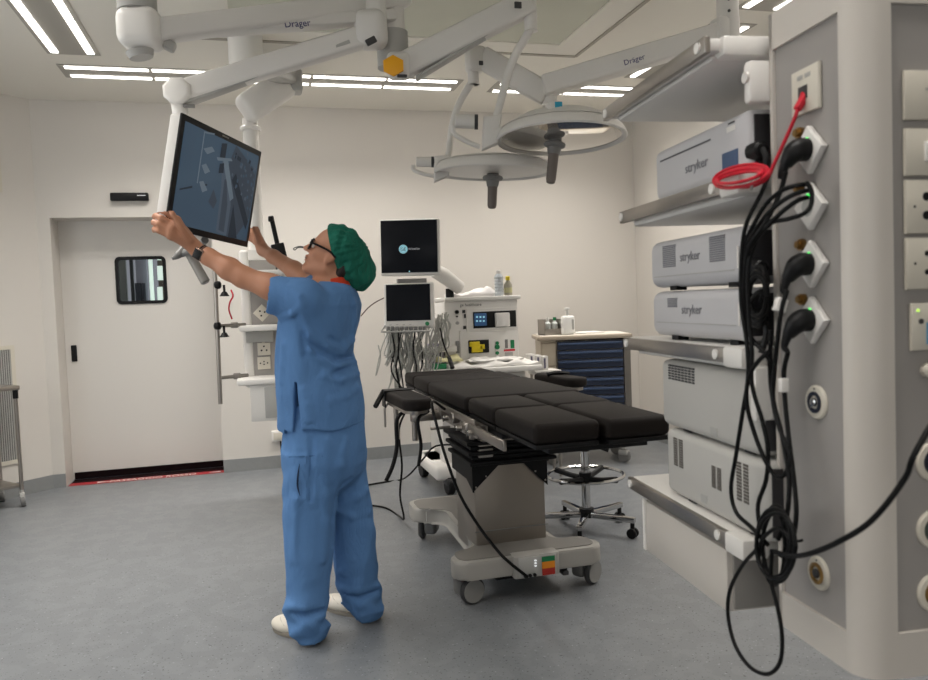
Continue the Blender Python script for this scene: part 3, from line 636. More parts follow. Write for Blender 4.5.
MB().prism(obround((.767, 4.04), (-.04, 1), .54, .12), za-.078, za-.06).build('board_plate', STEEL, ab)
MB().b2((.672, 4.16, za-.085), (.678, 4.25, za+.004)).b2((.672, 4.16, za), (.842, 4.25, za+.006), .002).build('strap', BLACK, ab)
MB().tube([(.675, 4.2, za), (.65, 4.17, za-.03), (.615, 4.12, za-.07)], .014, 6).build('strap_end', BLACK, ab)
MB().cyl((.79, 3.95, .62), (.79, 3.95, .79), .016).b2((.77, 3.93, .72), (.93, 3.97, .76), .004).build('arm_board_post', STEEL, ab)
MB().cyl((.73, 4.15, .60), (.73, 4.15, .79), .014).build('swivel_post', STEEL, ab)
MB().cyl((.84, 3.8, .70), (.94, 3.8, .70), .008).build('tommy_bar', STEEL, ab)
MB().tube([(.70, 4.22, .79), (.68, 4.22, .76), (.68, 4.22, .66)], .006, 6, 0).build('hook', STEEL, ab)
P2 = obround((1.815, 4.47), (-.16, 1), .50, .13)
ab2 = MB().prism(P2, .80, .858, None, .02, 4).build('arm_board_pad', PAD, T)
MB().prism(obround((1.815, 4.47), (-.16, 1), .44, .10), .78, .80).build('board_plate', STEEL, ab2)
MB().tube([(1.745, 4.5, .861), (1.81, 4.49, .869), (1.88, 4.47, .861)], .014, 6).build('strap', BLACK, ab2)
MB().b2((1.56, 4.28, .77), (1.80, 4.32, .785)).build('arm_board_bracket', STEEL, ab2)
# hanging straps and cables at the table
def cab(name, label, pts, r=.006, m_=CABLE, cat='cable', extra=None, n=5):
    mb = MB().tube(pts, r, 8, n)
    o = mb.build(name, m_); tag(o, label, cat); return o
cab('power_cable', 'black cable running down the table side to the base control panel', [(.905, 3.75, .80), Yp(432, 402, 3.66), Yp(438, 430, 3.58), Yp(446, 458, 3.5), Yp(460, 495, 3.42), Yp(478, 525, 3.32), Yp(497, 550, 3.2), Yp(510, 563, 3.145), (1.10, 3.15, .127)], .007)
cab('restraint_strap', 'thick black strap hanging from the left arm board, ending in a tab', [(.76, 4.02, .775), Yp(397, 420, 4.0), Yp(397, 445, 3.98), Yp(393, 465, 3.96), Yp(386, 481, 3.94)], .011, cat='strap')
cab('strap_tail', 'shorter black strap hanging between the arm board and the table', [(.855, 3.9, .775), Yp(418, 420, 3.86), Yp(421, 445, 3.86), Yp(418.5, 466, 3.86)], .009, cat='strap')
cab('floor_cable', 'black cable hanging behind the arm board down to the floor', [(.80, 4.16, .775), Yp(399, 430, 4.3), Yp(402, 465, 4.4), Yp(400, 495, 4.42), Yp(404, 518, 4.40), Zp(399, 516, .008), Zp(386, 508, .008), Zp(368, 505, .008), Zp(345, 503, .008), Zp(318, 496, .008), Zp(294, 481, .008), Yp(283, 462, 6.58), Yp(280.5, 441, 6.63)], .006)
cab('lying_cable', 'black cable running from behind the person to the anaesthesia machine base', [Yp(285, 414.5, 5.45), Yp(284.5, 440, 5.42), Yp(284, 466, 5.4), Zp(296, 483, .008), Zp(325, 489, .008), Zp(352, 489, .008), Zp(368, 485, .008), Zp(385, 482, .008), Zp(400, 480, .008), Yp(410, 474, 5.05), Yp(424, 458, 5.1), Yp(436, 446, 5.12), (1.36, 5.14, .36), (1.40, 5.3, .42), (1.42, 5.46, .42)], .006)
# ================================================================== STOOL
S_ = thing('swivel_stool', 'round chrome swivel stool with foot ring beside the operating table', 'stool', (1.782, 4.05, 0))
c = V((1.782, 4.05, 0))
MB().lathe([(0, .56), (.15, .56), (.165, .575), (.165, .61), (.15, .625), (0, .628)], c).build('seat', BLACK, S_)
MB().cyl(c+V((0, 0, .46)), c+V((0, 0, .56)), .014).cyl(c+V((0, 0, .10)), c+V((0, 0, .47)), .025).build('column', CHROME, S_)
MB().cyl(c+V((0, 0, .462)), c+V((0, 0, .475)), .028).tube([c+V((.02, 0, .545)), c+V((.06, -.05, .49)), c+V((.11, -.08, .47))], [.006, .008, .014], 8).build('lift_lever', BLACK, S_)
ring = MB().tube([c+V((.215*math.cos(k*PI/12), .215*math.sin(k*PI/12), .325)) for k in range(24)], .010, 8, 2, True).build('foot_ring', CHROME, S_)
mb = MB().cyl(c+V((0, 0, .29)), c+V((0, 0, .34)), .036)
for k in range(4):
    a = math.radians(28+90*k) if k else math.radians(40); d = V((math.cos(a), math.sin(a), 0)); mb.tube([c+d*.03+V((0, 0, .305)), c+d*.11+V((0, 0, .31)), c+d*.215+V((0, 0, .325))], [.016, .015, .018], 8)
mb.build('ring_spoke', BLACK, ring)
MB().cyl(c+V((0, 0, .085)), c+V((0, 0, .135)), .042).build('base_hub', BLACK, S_)
for k in range(5):
    a = math.radians(-50+72*k); d = V((math.cos(a), math.sin(a), 0)); e = V((-d.y, d.x, 0))
    M_ = basis(c+V((0, 0, .085)), d, e, V((0, 0, 1)))
    lg = MB().prism([(.03, -.02), (.29, -.014), (.29, .014), (.03, .02)], 0, .03, M_, .004).build('leg', CHROME, S_)
    p = c+d*.275; cs = MB().cyl(p+V((0, 0, .05)), p+V((0, 0, .088)), .012).build('caster', BLACK, lg)
    for s_ in (-1, 1): q = p+V((0, 0, .028))+e*.015*s_; MB().cyl(q-e*.009*s_, q+e*.009*s_, .028, bev=.003, seg=16).build('wheel', BLACK, S_)
# ================================================================== CEILING ARMS, LAMPS, FAR SUPPLY COLUMN
def beam(mb, a, b, w_, h, bev=.012, up=(0, 0, 1)):
    a, b = V(a), V(b); x = (b-a).normalized(); y = V(up).cross(x).normalized(); z = x.cross(y)
    R3 = Matrix((x, y, z)).transposed(); return mb.box((a+b)/2, ((b-a).length, w_, h), R3, bev, 3)
VIEWN = V((.26, .965, 0))
def post(t, p, r, name='ceiling_post'):
    zc = ZC-.0225 if -.04 < p.x < 2.015 and 2.75 < p.y < 4.79 else (ZC-.0305 if -.24 < p.x < 2.215 and 2.55 < p.y < 4.99 else ZC)
    mb = MB().cyl((p.x, p.y, p.z), (p.x, p.y, zc), r, seg=28); mb.lathe([(r*1.2, 0), (r*2.1, .015), (r*2.1, .035)], (p.x, p.y, zc-.035)); return mb.build(name, WHITE2, t)
# --- monitor boom with the large screen the person holds
E_, H0 = N(180, 93, 3.46), N(371, 30, 3.6)
t = thing('monitor_boom', 'white ceiling boom arm carrying the large screen held by the person', 'monitor arm', (H0.x, H0.y, ZC))
post(t, H0+V((.025, 0, .02)), .05)
MB().box(H0+V((0, 0, -.0)), (.15, .15, .17), Rz(-.26), .05, 4).build('hub', WHITE2, t)
ar = beam(MB(), E_, H0+V((0, 0, -.02)), .09, .095, .016).build('spring_arm', WHITE, t)
beam(MB(), E_+V((.02, 0, -.046)), H0+V((-.1, 0, -.068)), .075, .02, .004).build('arm_underside', LGREY, ar)
a = N(371, 41, 3.5); MB().box(a, (.05, .012, .03), Matrix.Rotation(-.5, 3, 'Y'), .004).build('joint_slot', DGREY, t)
mb = MB(); mb.prism([(.066*math.cos(math.radians(22.5+45*k)), .062*math.sin(math.radians(22.5+45*k))) for k in range(8)], -.055, .055, basis(E_, V((.965, -.26, 0)), V((0, 0, 1)), -VIEWN), .018, 3)
mb.build('elbow', WHITE, t)
MB().box(N(189, 106, 3.44), (.05, .03, .012), None, .003).build('elbow_cap', MGREY, t)
# screen rectangle
k = .45/.44; o_ = V((0, 0, CH))
TL, TR_, BR, BL = [o_+(V(p)-o_)*k for p in ((-.216, 3.149, 2.083), (.079, 3.703, 2.048), (-.005, 3.720, 1.617), (-.300, 3.166, 1.652))]
U_ = (TR_-TL).normalized(); V_ = (TL-BL); V_ = (V_-U_*V_.dot(U_)).normalized(); N_ = U_.cross(V_)
MC = (TL+TR_+BR+BL)/4; MW, MH = (TR_-TL).length, (TL-BL).length
MR = Matrix((U_, V_, N_)).transposed()
def mp(u, v, n): return BL+U_*(u*MW)+V_*(v*MH)+N_*n
hs = MB().box(MC-N_*.027, (MW-.012, MH-.012, .052), MR, .008, 3).build('display_housing', WHITE, t)
fr = MB().box(MC-N_*.0, (MW, MH, .012), MR, .004, 2).build('display_bezel', BLACK, t)
scr = MB().box(MC+N_*.0065, (MW*.925, MH*.885, .002), MR).build('display_screen', mat('dim_blue_display', (.047, .088, .14, 1), .3, emit=.4, spec=.25), t)
def poly(mb, pts, n=.0088):
    mb.bm.faces.new([mb.bm.verts.new(mp(u, v, n)) for u, v in pts]); mb._tag()
sm = [mat('shown_'+n_, c, .5, emit=.36, spec=.2) for n_, c in (('table', (.085, .115, .16, 1)), ('dark', (.022, .032, .048, 1)), ('white', (.15, .20, .25, 1)), ('wall', (.058, .098, .15, 1)), ('mid', (.052, .070, .098, 1)))]
mb = MB()
mb.m(3); poly(mb, [(.05, .55), (.05, .93), (.17, .93), (.16, .55)], .0080); poly(mb, [(.05, .12), (.05, .36), (.5, .56), (.55, .3), (.5, .08)], .0079)
mb.m(4); poly(mb, [(.66, .06), (.80, .07), (.95, .3), (.95, .78), (.64, .94), (.57, .7)], .0082)
mb.m(0); poly(mb, [(.54, .08), (.68, .06), (.68, .36), (.62, .62), (.55, .78), (.49, .76), (.53, .5)], .0085)
mb.m(4); poly(mb, [(.57, .10), (.64, .09), (.635, .36), (.58, .6), (.555, .58)], .0088)
mb.m(2); poly(mb, [(.50, .76), (.56, .78), (.70, .44), (.66, .40)], .0090)
mb.m(1); poly(mb, [(.70, .05), (.82, .06), (.71, .38)], .0092); poly(mb, [(.645, .60), (.685, .68), (.94, .26), (.92, .17)], .0092)
poly(mb, [(.46, .76), (.525, .78), (.525, .92), (.46, .90)], .0092); poly(mb, [(.47, .62), (.53, .64), (.52, .73), (.47, .71)], .0092); poly(mb, [(.07, .35), (.2, .405), (.2, .425), (.07, .365)], .0092); poly(mb, [(.30, .45), (.36, .47), (.36, .485), (.30, .465)], .0092)
mb.m(2); poly(mb, [(.26, .78), (.35, .83), (.39, .80), (.31, .745)], .0094); poly(mb, [(.265, .63), (.31, .66), (.37, .605), (.315, .565)], .0094); poly(mb, [(.265, .48), (.31, .50), (.37, .43), (.315, .395)], .0094); poly(mb, [(.24, .93), (.252, .93), (.252, .46), (.24, .46)], .0094); poly(mb, [(.24, .93), (.36, .955), (.36, .94), (.24, .915)], .0094); poly(mb, [(.42, .755), (.60, .80), (.62, .78), (.44, .73)], .0096)
mb.m(4); poly(mb, [(.40, .33), (.44, .46), (.50, .36), (.47, .28)], .0093)
rs = random.Random(4)
for q in range(70):
    u0, v0 = rs.uniform(.60, .93), rs.uniform(.25, .9)
    if v0 > 1.33-.55*u0 or v0 < 1.02-.72*u0: continue
    w0, h0 = rs.uniform(.008, .022), rs.uniform(.01, .03); mb.m(rs.choice((0, 0, 1, 3, 3))); poly(mb, [(u0, v0), (u0+w0, v0-.01), (u0+w0+.006, v0+h0), (u0+.004, v0+h0+.01)], .0098+.00002*q)
mb.build('display_picture', sm, scr)
MB().box(mp(.5, .974, .0065), (.05, .006, .002), MR).build('display_marking', MGREY, fr)
# drop tube to the back of the screen, with yoke
bk = MC-N_*.09
tb0 = V((E_.x+.0, E_.y, E_.z))
MB().cyl(tb0+V((-.008, 0, -.02)), tb0+V((.005, 0, -.19)), .036, .032, seg=24).tube([tb0+V((.005, 0, -.18)), tb0+V((.012, 0, -.3)), bk+V((-.01, .02, .1)), bk, bk+N_*.05], .024, 12).build('drop_tube', WHITE, t)
MB().box(bk+N_*.045, (.14, .14, .03), MR, .008).build('mount_plate', WHITE2, t)
hA = mp(.5, -.02, -.02); h1, h2 = N(190, 251, 3.52), N(206, 283, 3.5)
gr = MB().tube([hA, (hA+h1)/2+V((0, 0, -.01)), N(181, 254, 3.5)], .016, 10).tube([N(184, 247, 3.5), N(178, 255, 3.48), N(172, 259, 3.47)], [.014, .018, .006], 10).build('handle_bracket', MGREY, t)
MB().cyl(N(189, 253, 3.5), h2, .02, .022, bev=.006).build('handle', mat('handle_grey', '#8e8b85', .45), gr)
# --- extension arm with knuckle, top left
K, Q = N(144, 30, 3.1), N(405, -14, 3.75)
t = thing('ceiling_extension_arm', 'white ceiling extension arm with a knuckle joint at the top left', 'ceiling arm', (Q.x, Q.y, ZC))
post(t, Q, .06)
mb = MB().box(K+V((-.01, 0, .0)), (.165, .16, .155), Rz(-.2), .045, 4); mb.build('knuckle', WHITE, t)
MB().cyl(K+V((-.02, 0, .07)), K+V((-.02, 0, .30)), .075, seg=28).build('knuckle_spindle', LGREY, t)
MB().cyl(K+V((-.02, 0, -.085)), K+V((-.015, 0, -.11)), .055, .045, seg=24).box(K+V((.09, .02, -.05)), (.05, .05, .04), Matrix.Rotation(.5, 3, 'Y'), .01).build('knuckle_cap', LGREY, t)
ar = beam(MB(), K+V((.02, 0, -.01)), Q+V((0, 0, -.06)), .11, .085, .014).build('arm', WHITE2, t)
beam(MB(), N(196, 30, 3.25), N(392, 17, 3.68), .10, .05, .008).build('cable_duct', WHITE2, ar)
d_ = (N(392, 17, 3.68)-N(196, 30, 3.25)).normalized(); n_ = V((-d_.y, d_.x, 0)).normalized(); n_ = n_ if n_.y < 0 else -n_
a = N(196, 30, 3.25).lerp(N(392, 17, 3.68), .405)+n_*.0505+V((0, 0, -.03)); text('maker_lettering', 'Dräger', .042, basis(a, d_, n_.cross(d_).normalized(), n_), INKB, t)
# --- surgical lamp helper
def lamp_head(t, L, R_, tilt, under, h1, hl, yo):
    dm = .35 if under is LAMPM else 1.0
    ax = V((tilt[0], tilt[1], 1)).normalized(); r = R_
    MB().lathe([(0, .03+.058*dm), (.15, .03+.057*dm), (.2, .03+.05*dm), (.235, .03+.03*dm), (r*.93, .025)], L, ax, 64).build('lamp_top', WHITE2, t)
    MB().lathe([(r*.915, -.019), (r*.95, -.029), (r*.985, -.03), (r, -.024), (r*.98, -.005), (r*.93, .02), (r*.85, .035)], L, ax, 64).build('lamp_rim', WHITE2, t)
    MB().lathe([(0, -.030), (r*.3, -.029), (r*.7, -.026), (r*.925, -.019)], L, ax, 64).build('lamp_glass', under, t)
    d = -ax if yo is None else V(yo[:3]).normalized(); h = L-ax*.02+V((yo[3] if yo else 0, 0, 0)); ax = -d
    mb = MB().lathe([(.03, .0), (.032, -.012), (.028, -.016), (.05, -.024), (.054, -.032), (.05, -.042), (.035, -.046), (.031, -.072), (.027, -.08)], h, ax, 28); ho = mb.build('handle_socket', MGREY, t)
    MB().lathe([(.026, 0), (.024, hl*.85), (.02, hl-.004), (.012, hl)], h-ax*.078, d, 24).build('handle', mat('handle_taupe', '#6e655f', .5), ho)
# --- lamp 1 (front, right) on the arm with the amber cap
L1 = N(561, 134, 3.8); O_, P1 = N(397, 66, 3.7), N(531, 4, 3.75)
hp = V((O_.x+.01, O_.y+.0, O_.z))
t = thing('surgical_lamp', 'larger front surgical lamp, right of the pair, on the arm with an amber end cap', 'surgical lamp', (hp.x, hp.y, ZC), group='pair of ceiling surgical lamps')
post(t, hp+V((-.02, .04, .05)), .062)
MB().cyl(hp+V((-.02, .04, .0)), hp+V((-.02, .04, .17)), .075, seg=28).build('arm_joint', LGREY, t)
MB().box(hp, (.12, .12, .12), Rz(-.2), .035, 4).build('arm_hub', WHITE2, t)
cp_ = N(393, 65, 3.6); MB().prism([(.054*math.cos(math.radians(30+60*k)), .05*math.sin(math.radians(30+60*k))) for k in range(6)], 0, .016, basis(cp_+VIEWN*.02, V((.98, -.18, 0)), V((0, 0, 1)), V((-.18, -.98, 0))), .006, 2).build('amber_cap', ORANGE, t)
MB().box(N(402, 76, 3.6), (.045, .02, .012), None, .003).build('arm_latch', DGREY, t)
pt = P1+V((0, 0, .05))
ar = beam(MB(), hp+V((.02, 0, -.0)), P1+V((0, 0, .01)), .10, .115, .016).build('spring_arm', WHITE2, t)
beam(MB(), hp+V((.08, 0, -.058)), P1+V((-.05, 0, -.055)), .08, .012, .003).build('arm_underside', LGREY, ar)
MB().box(N(518, 5, 3.66), (.035, .01, .03), None, .003).build('arm_marker', DGREY, ar)
pe = N(531, 31, 3.75); MB().cyl((pe.x, pe.y, pe.z), (pe.x, pe.y, P1.z+.07), .031, seg=24).lathe([(.0325, 0), (.0325, .004)], (pe.x, pe.y, pe.z+.065)).lathe([(.033, 0), (.03, .006)], (pe.x, pe.y, pe.z-.002)).build('drop_pole', WHITE2, t)
bs = L1+V((-.10, -.20, .082)); tb_ = MB().box(bs+V((0, .03, -.01)), (.075, .06, .07), Rz(-.1), .012).build('top_hub', WHITE2, t); MB().box(bs+V((.008, -.001, 0)), (.034, .004, .038), Rz(-.1), .001).build('blue_sticker', BLUEP, tb_)
kn = N(490, 132, 3.8)
MB().tube([pe+V((0, 0, .02)), N(526, 37, 3.76), N(514, 58, 3.78), N(505, 85, 3.8), N(499, 108, 3.8), N(495, 120, 3.8), kn], [.02, .02, .02, .02, .019, .019, .021], 14).build('yoke', WHITE2, t)
MB().prism([(-.045, -.09), (.035, -.06), (.06, .08), (-.03, .07)], -.03, .03, basis(kn, V((.965, -.26, 0)), V((0, 0, 1)), -VIEWN), .012, 3).build('yoke_knuckle', WHITE2, t)
MB().cyl(N(455, 121, 3.8), N(477, 122, 3.8), .034, seg=24, bev=.006).tube([N(453, 126, 3.8), N(455, 134, 3.8), N(468, 142, 3.8), N(480, 147, 3.8)], .012, 10).build('grip_handle', WHITE2, t)
MB().cyl(N(474.5, 122, 3.8), N(478, 122, 3.8), .036, seg=24).build('grip_ring', DGREY, t)
MB().cyl(kn, L1+V((-.25, .06, .01)), .03, seg=16).build('rim_bracket', WHITE2, t)
lamp_head(t, L1, .318, (.03, .05), MIRROR, None, .145, (-.15, 0, -1, -.03))
# --- lamp 2 (left, behind) on the long extension arm from the right
L2 = N(493, 168, 4.1); D1 = N(728, 30, 3.85); J = N(549, 92, 3.95); TP = N(479, 58, 4.05)
t = thing('surgical_lamp', 'smaller left surgical lamp hanging lower, carried by the long extension arm from the right', 'surgical lamp', (D1.x, D1.y, ZC), group='pair of ceiling surgical lamps')
post(t, D1, .053)
mb = MB().cyl((D1.x, D1.y, D1.z-.09), (D1.x, D1.y, D1.z+.05), .056, seg=28).box((D1.x-.03, D1.y, D1.z-.01), (.1, .1, .13), None, .02); mb.build('arm_joint', WHITE2, t)
ar = beam(MB(), D1+V((0, 0, -.01)), J+V((-.03, .0, .025)), .11, .10, .012).build('extension_arm', WHITE2, t)
mb = MB()
for zz in (-.0, -.055): mb.cyl((D1.x-.025, D1.y-.052, D1.z+.13+zz), (D1.x-.025, D1.y-.046, D1.z+.13+zz), .007, seg=10)
mb.build('post_screw', DGREY, t)
p, q = N(622, 65, 3.80), N(637, 60, 3.79); d_ = (q-p).normalized(); n_ = V((-.2, -.97, 0)); text('maker_lettering', 'Dräger', .036, basis(p+V((0, -.025, -.01)), d_, n_.cross(d_).normalized() if n_.cross(d_).z > 0 else -n_.cross(d_).normalized(), n_), INKB, ar)
MB().box(J+V((0, 0, .02)), (.09, .1, .1), None, .02).cyl(J+V((0, 0, -.07)), J+V((0, 0, -.02)), .04, seg=20).build('elbow_joint', WHITE2, t)
ar = beam(MB(), J+V((0, 0, -.02)), TP+V((.02, 0, 0)), .10, .115, .016).build('spring_arm', WHITE2, t)
MB().box(TP+V((-.02, 0, -.01)), (.1, .1, .13), None, .025, 3).build('arm_head', WHITE2, t)
MB().box(N(481, 63, 3.98), (.022, .01, .022), None, .003).build('arm_marker', DGREY, ar)
pe = N(473.5, 85, 4.05); MB().cyl(pe, (pe.x, pe.y, TP.z), .029, seg=24).lathe([(.031, 0), (.028, .006)], pe).build('drop_pole', WHITE2, t)
kn = N(441, 166, 4.1)
MB().tube([pe+V((0, 0, .02)), N(468, 88, 4.06), N(459, 104, 4.08), N(453, 122, 4.1), N(450, 140, 4.1), N(448, 156, 4.1), kn], [.019, .019, .018, .018, .017, .017, .019], 14).build('yoke', WHITE2, t)
MB().prism([(-.04, -.085), (.04, -.055), (.055, .055), (-.035, .05)], -.03, .03, basis(kn, V((.965, -.26, 0)), V((0, 0, 1)), -VIEWN), .012, 3).build('yoke_knuckle', WHITE2, t)
MB().cyl(N(416, 162, 4.1), N(434, 162, 4.1), .026, seg=24, bev=.005).tube([N(413, 165, 4.1), N(414, 170, 4.1), N(424, 174, 4.1), N(434, 176, 4.1)], .01, 10).build('grip_handle', WHITE2, t)
MB().cyl(N(431.5, 162, 4.1), N(434.5, 162, 4.1), .028, seg=24).build('grip_ring', DGREY, t)
MB().cyl(kn, L2+V((-.24, .06, .0)), .028, seg=16).build('rim_bracket', WHITE2, t)
lamp_head(t, L2, .312, (.03, -.035), LAMPM, None, .115, (-.07, 0, -1, 0))
# --- far ceiling supply column behind the person
FY = 5.5
pa, pb, pc = Yp(245.5, 120, FY), Yp(291, 82, FY+.1), Yp(246, 58, 4.85)
t = thing('supply_pendant', 'white ceiling supply column by the back wall, behind the person', 'supply pendant', (pc.x, pc.y, ZC), group='ceiling supply columns')
MB().cyl((pc.x, pc.y, pc.z-.08), (pc.x, pc.y, ZC-.0305), .10, seg=36).build('ceiling_post', WHITE, t)
beam(MB(), (pc.x, pc.y, pc.z-.03), (pb.x, pb.y, pb.z+.03), .12, .10, .02).box(pb, (.15, .16, .15), None, .02, 3).build('upper_arm', LGREY, t)
beam(MB(), pb+V((-.02, 0, .0)), pa+V((-.015, 0, .055)), .17, .20, .055).build('lower_arm', WHITE, t)
c0 = Yp(241, 300, FY).x; c1 = c0+.31; zt_, zb_ = Yp(245, 250, FY).z, .60
MB().cyl((pa.x+.03, FY+.1, zt_), (pa.x+.03, FY+.1, pa.z+.03), .052, seg=32).lathe([(.07, 0), (.07, .02), (.06, .03)], (pa.x+.03, FY+.1, pa.z-.05)).build('drop_tube', WHITE, t)
cm = MB().b2((c0, FY, zb_+.2), (c0+.065, FY+.06, zt_), .02, 3).b2((c0+.25, FY, zb_+.2), (c1, FY+.06, zt_), .02).b2((c0+.06, FY, zt_-.07), (c0+.255, FY+.06, zt_), .008).b2((c0, FY+.18, zb_+.2), (c1, FY+.24, zt_), .02).build('column_frame', WHITE, t)
MB().b2((c0+.06, FY+.01, zb_+.2), (c0+.255, FY+.02, zt_-.06)).b2((c0+.008, FY+.05, zb_+.2), (c0+.02, FY+.19, zt_-.03)).build('column_panel', GREYP, t)
def socket_plate(par, c, x, z_, n, s, name, kind, rot=0):
    M = basis(c, V(x), V(z_), V(n)) @ Matrix.Rotation(rot, 4, 'Z'); h = s/2
    o = MB().prism([(-h, -h), (h, -h), (h, h), (-h, h)], 0, .008, M, .003, 2).build(name, IVORY, par)
    mb = MB()
    if kind == 'power': 
        for dx, dy in ((0, .22), (-.2, -.1), (.2, -.1)): mb.cyl(M @ V((dx*s, dy*s, .0078)), M @ V((dx*s, dy*s, .0086)), s*.075, seg=10)
    elif kind == 'triple':
        for dy in (.28, 0, -.28): mb.box(M @ V((0, dy*s, .0083)), (s*.26, s*.1, s*.1))
    elif kind == 'dots':
        for dx, dy in ((-.28, .0), (.28, 0), (0, -.1), (0, .12)): mb.cyl(M @ V((dx*s, dy*s, .0078)), M @ V((dx*s, dy*s, .0086)), s*.06, seg=10)
    if len(mb.bm.verts): mb.build('socket_hole', BLACK, o)
    else: mb.bm.free()
    return o
XP, ZU, YN = (1, 0, 0), (0, 0, 1), (0, -1, 0)
for xx, yy, rot, kd, s_ in ((262, 313, PI/4, 'power', .085), (263, 335, PI/4, 'power', .085), (264, 349, 0, 'power', .085), (264, 363, 0, 'dots', .085)):
    socket_plate(t, Yp(xx, yy, FY+.008), XP, ZU, YN, s_, 'socket_plate', kd, rot)
for yy in (347, 369): socket_plate(t, V((c0+.006, FY+.12, Yp(238, yy, FY).z)), (0, -1, 0), ZU, (-1, 0, 0), .06, 'gas_outlet', 'dots')
zs = Yp(246, 271, FY-.15).z
MB().b2((c0-.03, FY-.24, zs-.03), (c0+.52, FY-.002, zs), .008).b2((c0-.02, FY-.02, zs-.06), (c0+.03, FY+.05, zs), .008).build('top_shelf', WHITE, t)
z2 = Yp(246, 327, FY-.1).z
MB().b2((c0-.02, FY-.14, z2-.03), (c0+.5, FY-.002, z2+.01), .01).build('middle_shelf', WHITE, t)
MB().b2((c0+.02, FY-.012, z2-.11), (c0+.2, FY+.008, z2-.035), .004).build('trunking', LGREY, t)
z3 = Yp(246, 380, FY-.2).z
MB().b2((c0-.05, FY-.28, z3-.03), (c0+.5, FY+.2, z3+.008), .01).build('lower_shelf', WHITE, t)
MB().b2((c0+.03, FY-.26, zb_), (c0+.48, FY+.18, z3-.03), .006).build('drawer_box', WHITE2, t)
MB().b2((c0+.12, FY-.265, zb_+.02), (c0+.47, FY-.255, z3-.05), .003).build('drawer_front', LGREY, t)
pl = Yp(216.5, 280, 5.35)
ra = MB().cyl(Yp(220.5, 404, 5.35), Yp(214.8, 270, 5.35), .014).build('equipment_rail', STEEL, t)
for yy in (285, 326): a = Yp(217.5, yy, 5.35); MB().box(a, (.05, .05, .055), None, .02).cyl(a+V((.04, 0, -.0)), a+V((.04, 0, -.065)), .008).cyl(a+V((.04, 0, -.045)), a+V((.04, 0, -.075)), .014, .032).build('rail_clamp', BLACK, ra)
for yy, zz in ((326, z2), (378, z3)): a = Yp(218, yy, 5.35); MB().cyl(a, (c0+.02, FY-.05, a.z), .012).box((c0-.05, 5.42, a.z), (.05, .05, .04), None, .008).build('rail_bracket', ALU, t)
o = MB().tube([Yp(231, 290, 5.46), Yp(233, 296, 5.44), Yp(230, 302, 5.44), Yp(229, 310, 5.44), Yp(232, 319, 5.46)], .006, 6).build('red_lead', RED); tag(o, 'short red lead hanging at the left side of the far supply column', 'cable')
# document camera like device and wire hook on the far column's top shelf
a = Yp(279, 262, FY-.12)
t = thing('camera_stand', 'black handset on a slim upright stalk standing on the far column shelf', 'camera', (a.x, FY-.12, zs))
b0, b1 = Yp(281.5, 262, FY-.12), Yp(277, 244, FY-.12)
bd = MB(); beam(bd, b0, b1, .085, .085, .006, (0, 1, 0)); bd.build('body', BLACK, t)
bd = MB(); beam(bd, b1+V((.005, 0, -.02)), Yp(271, 216, FY-.12), .03, .032, .006, (0, 1, 0)); s_ = bd.build('stalk', BLACK, t)
MB().box(Yp(270.5, 219, FY-.13), (.03, .05, .035), None, .006).build('camera_head', BLACK, s_)
MB().tube([V((a.x-.02, FY-.12, zs)), V((a.x-.01, FY-.12, zs+.05)), b0], .006, 6).tube([Yp(287, 267, FY-.12), Yp(285, 262, FY-.12), Yp(289, 259.5, FY-.12), Yp(291.5, 263, FY-.12), Yp(290, 267.5, FY-.12)], .005, 6).build('wire_foot', DGREY, t)
o = MB().tube([Yp(307, 251, FY-.1), Yp(305, 247.5, FY-.1), Yp(299, 246.5, FY-.1), Yp(293.5, 248.5, FY-.1), Yp(295, 250, FY-.1), Yp(298.5, 247.5, FY-.1), Yp(306, 248, FY-.1), Yp(314, 249, FY-.1), Yp(318, 258, FY-.1), V((Yp(318, 262, FY-.1).x, FY-.1, zs+.003))], .0035, 6).build('wire_hook', DGREY); tag(o, 'thin bent wire hook sticking up from the far column shelf by the person\'s nose', 'hook')
# ================================================================== NEAR SUPPLY COLUMN WITH ITS DEVICES (local axes: x right, y away from camera, z up)
TH = math.radians(5.6); PO = V((1.058, 1.213, 0))
aV = V((math.sin(TH), math.cos(TH), 0)); bV = V((math.cos(TH), -math.sin(TH), 0))
PM = Matrix.Translation(PO) @ Matrix.Rotation(-TH, 4, 'Z')
def PL(x, y, off):                       # world point at a pixel on the plane x = off of the column's own axes
    r = V(_ray(x, y)); n = bV; k = ((PO+n*off-V(CO)).dot(n))/r.dot(n); return V(CO)+r*k
def LL(x, y, off): return PM.inverted() @ PL(x, y, off)
T = thing('supply_pendant', 'large white and grey ceiling supply column with shelves in the right foreground', 'supply pendant', PO, -TH, 'ceiling supply columns')
def bl(mb, name, m_, par, **k): return mb.build(name, m_, par, world=False, **k)
Zb, Zt, Wc, Dc = .60, 1.905, .42, .225
r = .055; corner = [(0.06, .0), (0, .0), (0, -.05+r)]+[(r-r*math.cos(math.radians(a)), -.05+r-r*math.sin(math.radians(a))) for a in range(10, 91, 10)]+[(.075, -.05), (.075, 0)]
corner = [(x, min(y, .0)) for x, y in corner]
mb = MB(); cp2 = [(.07, .0), (0, .0)]+[(r-r*math.cos(math.radians(a)), -r*math.sin(math.radians(a))*.05/r) for a in range(0, 91, 9)]+[(.07, -.05)]
mb.prism(cp2, Zb, Zt)
mb.prism([(0, 0), (.07, 0), (.07, Dc), (0, Dc)], Zt-.075, Zt); mb.prism([(0, 0), (.07, 0), (.07, Dc), (0, Dc)], Zb, Zb+.075)
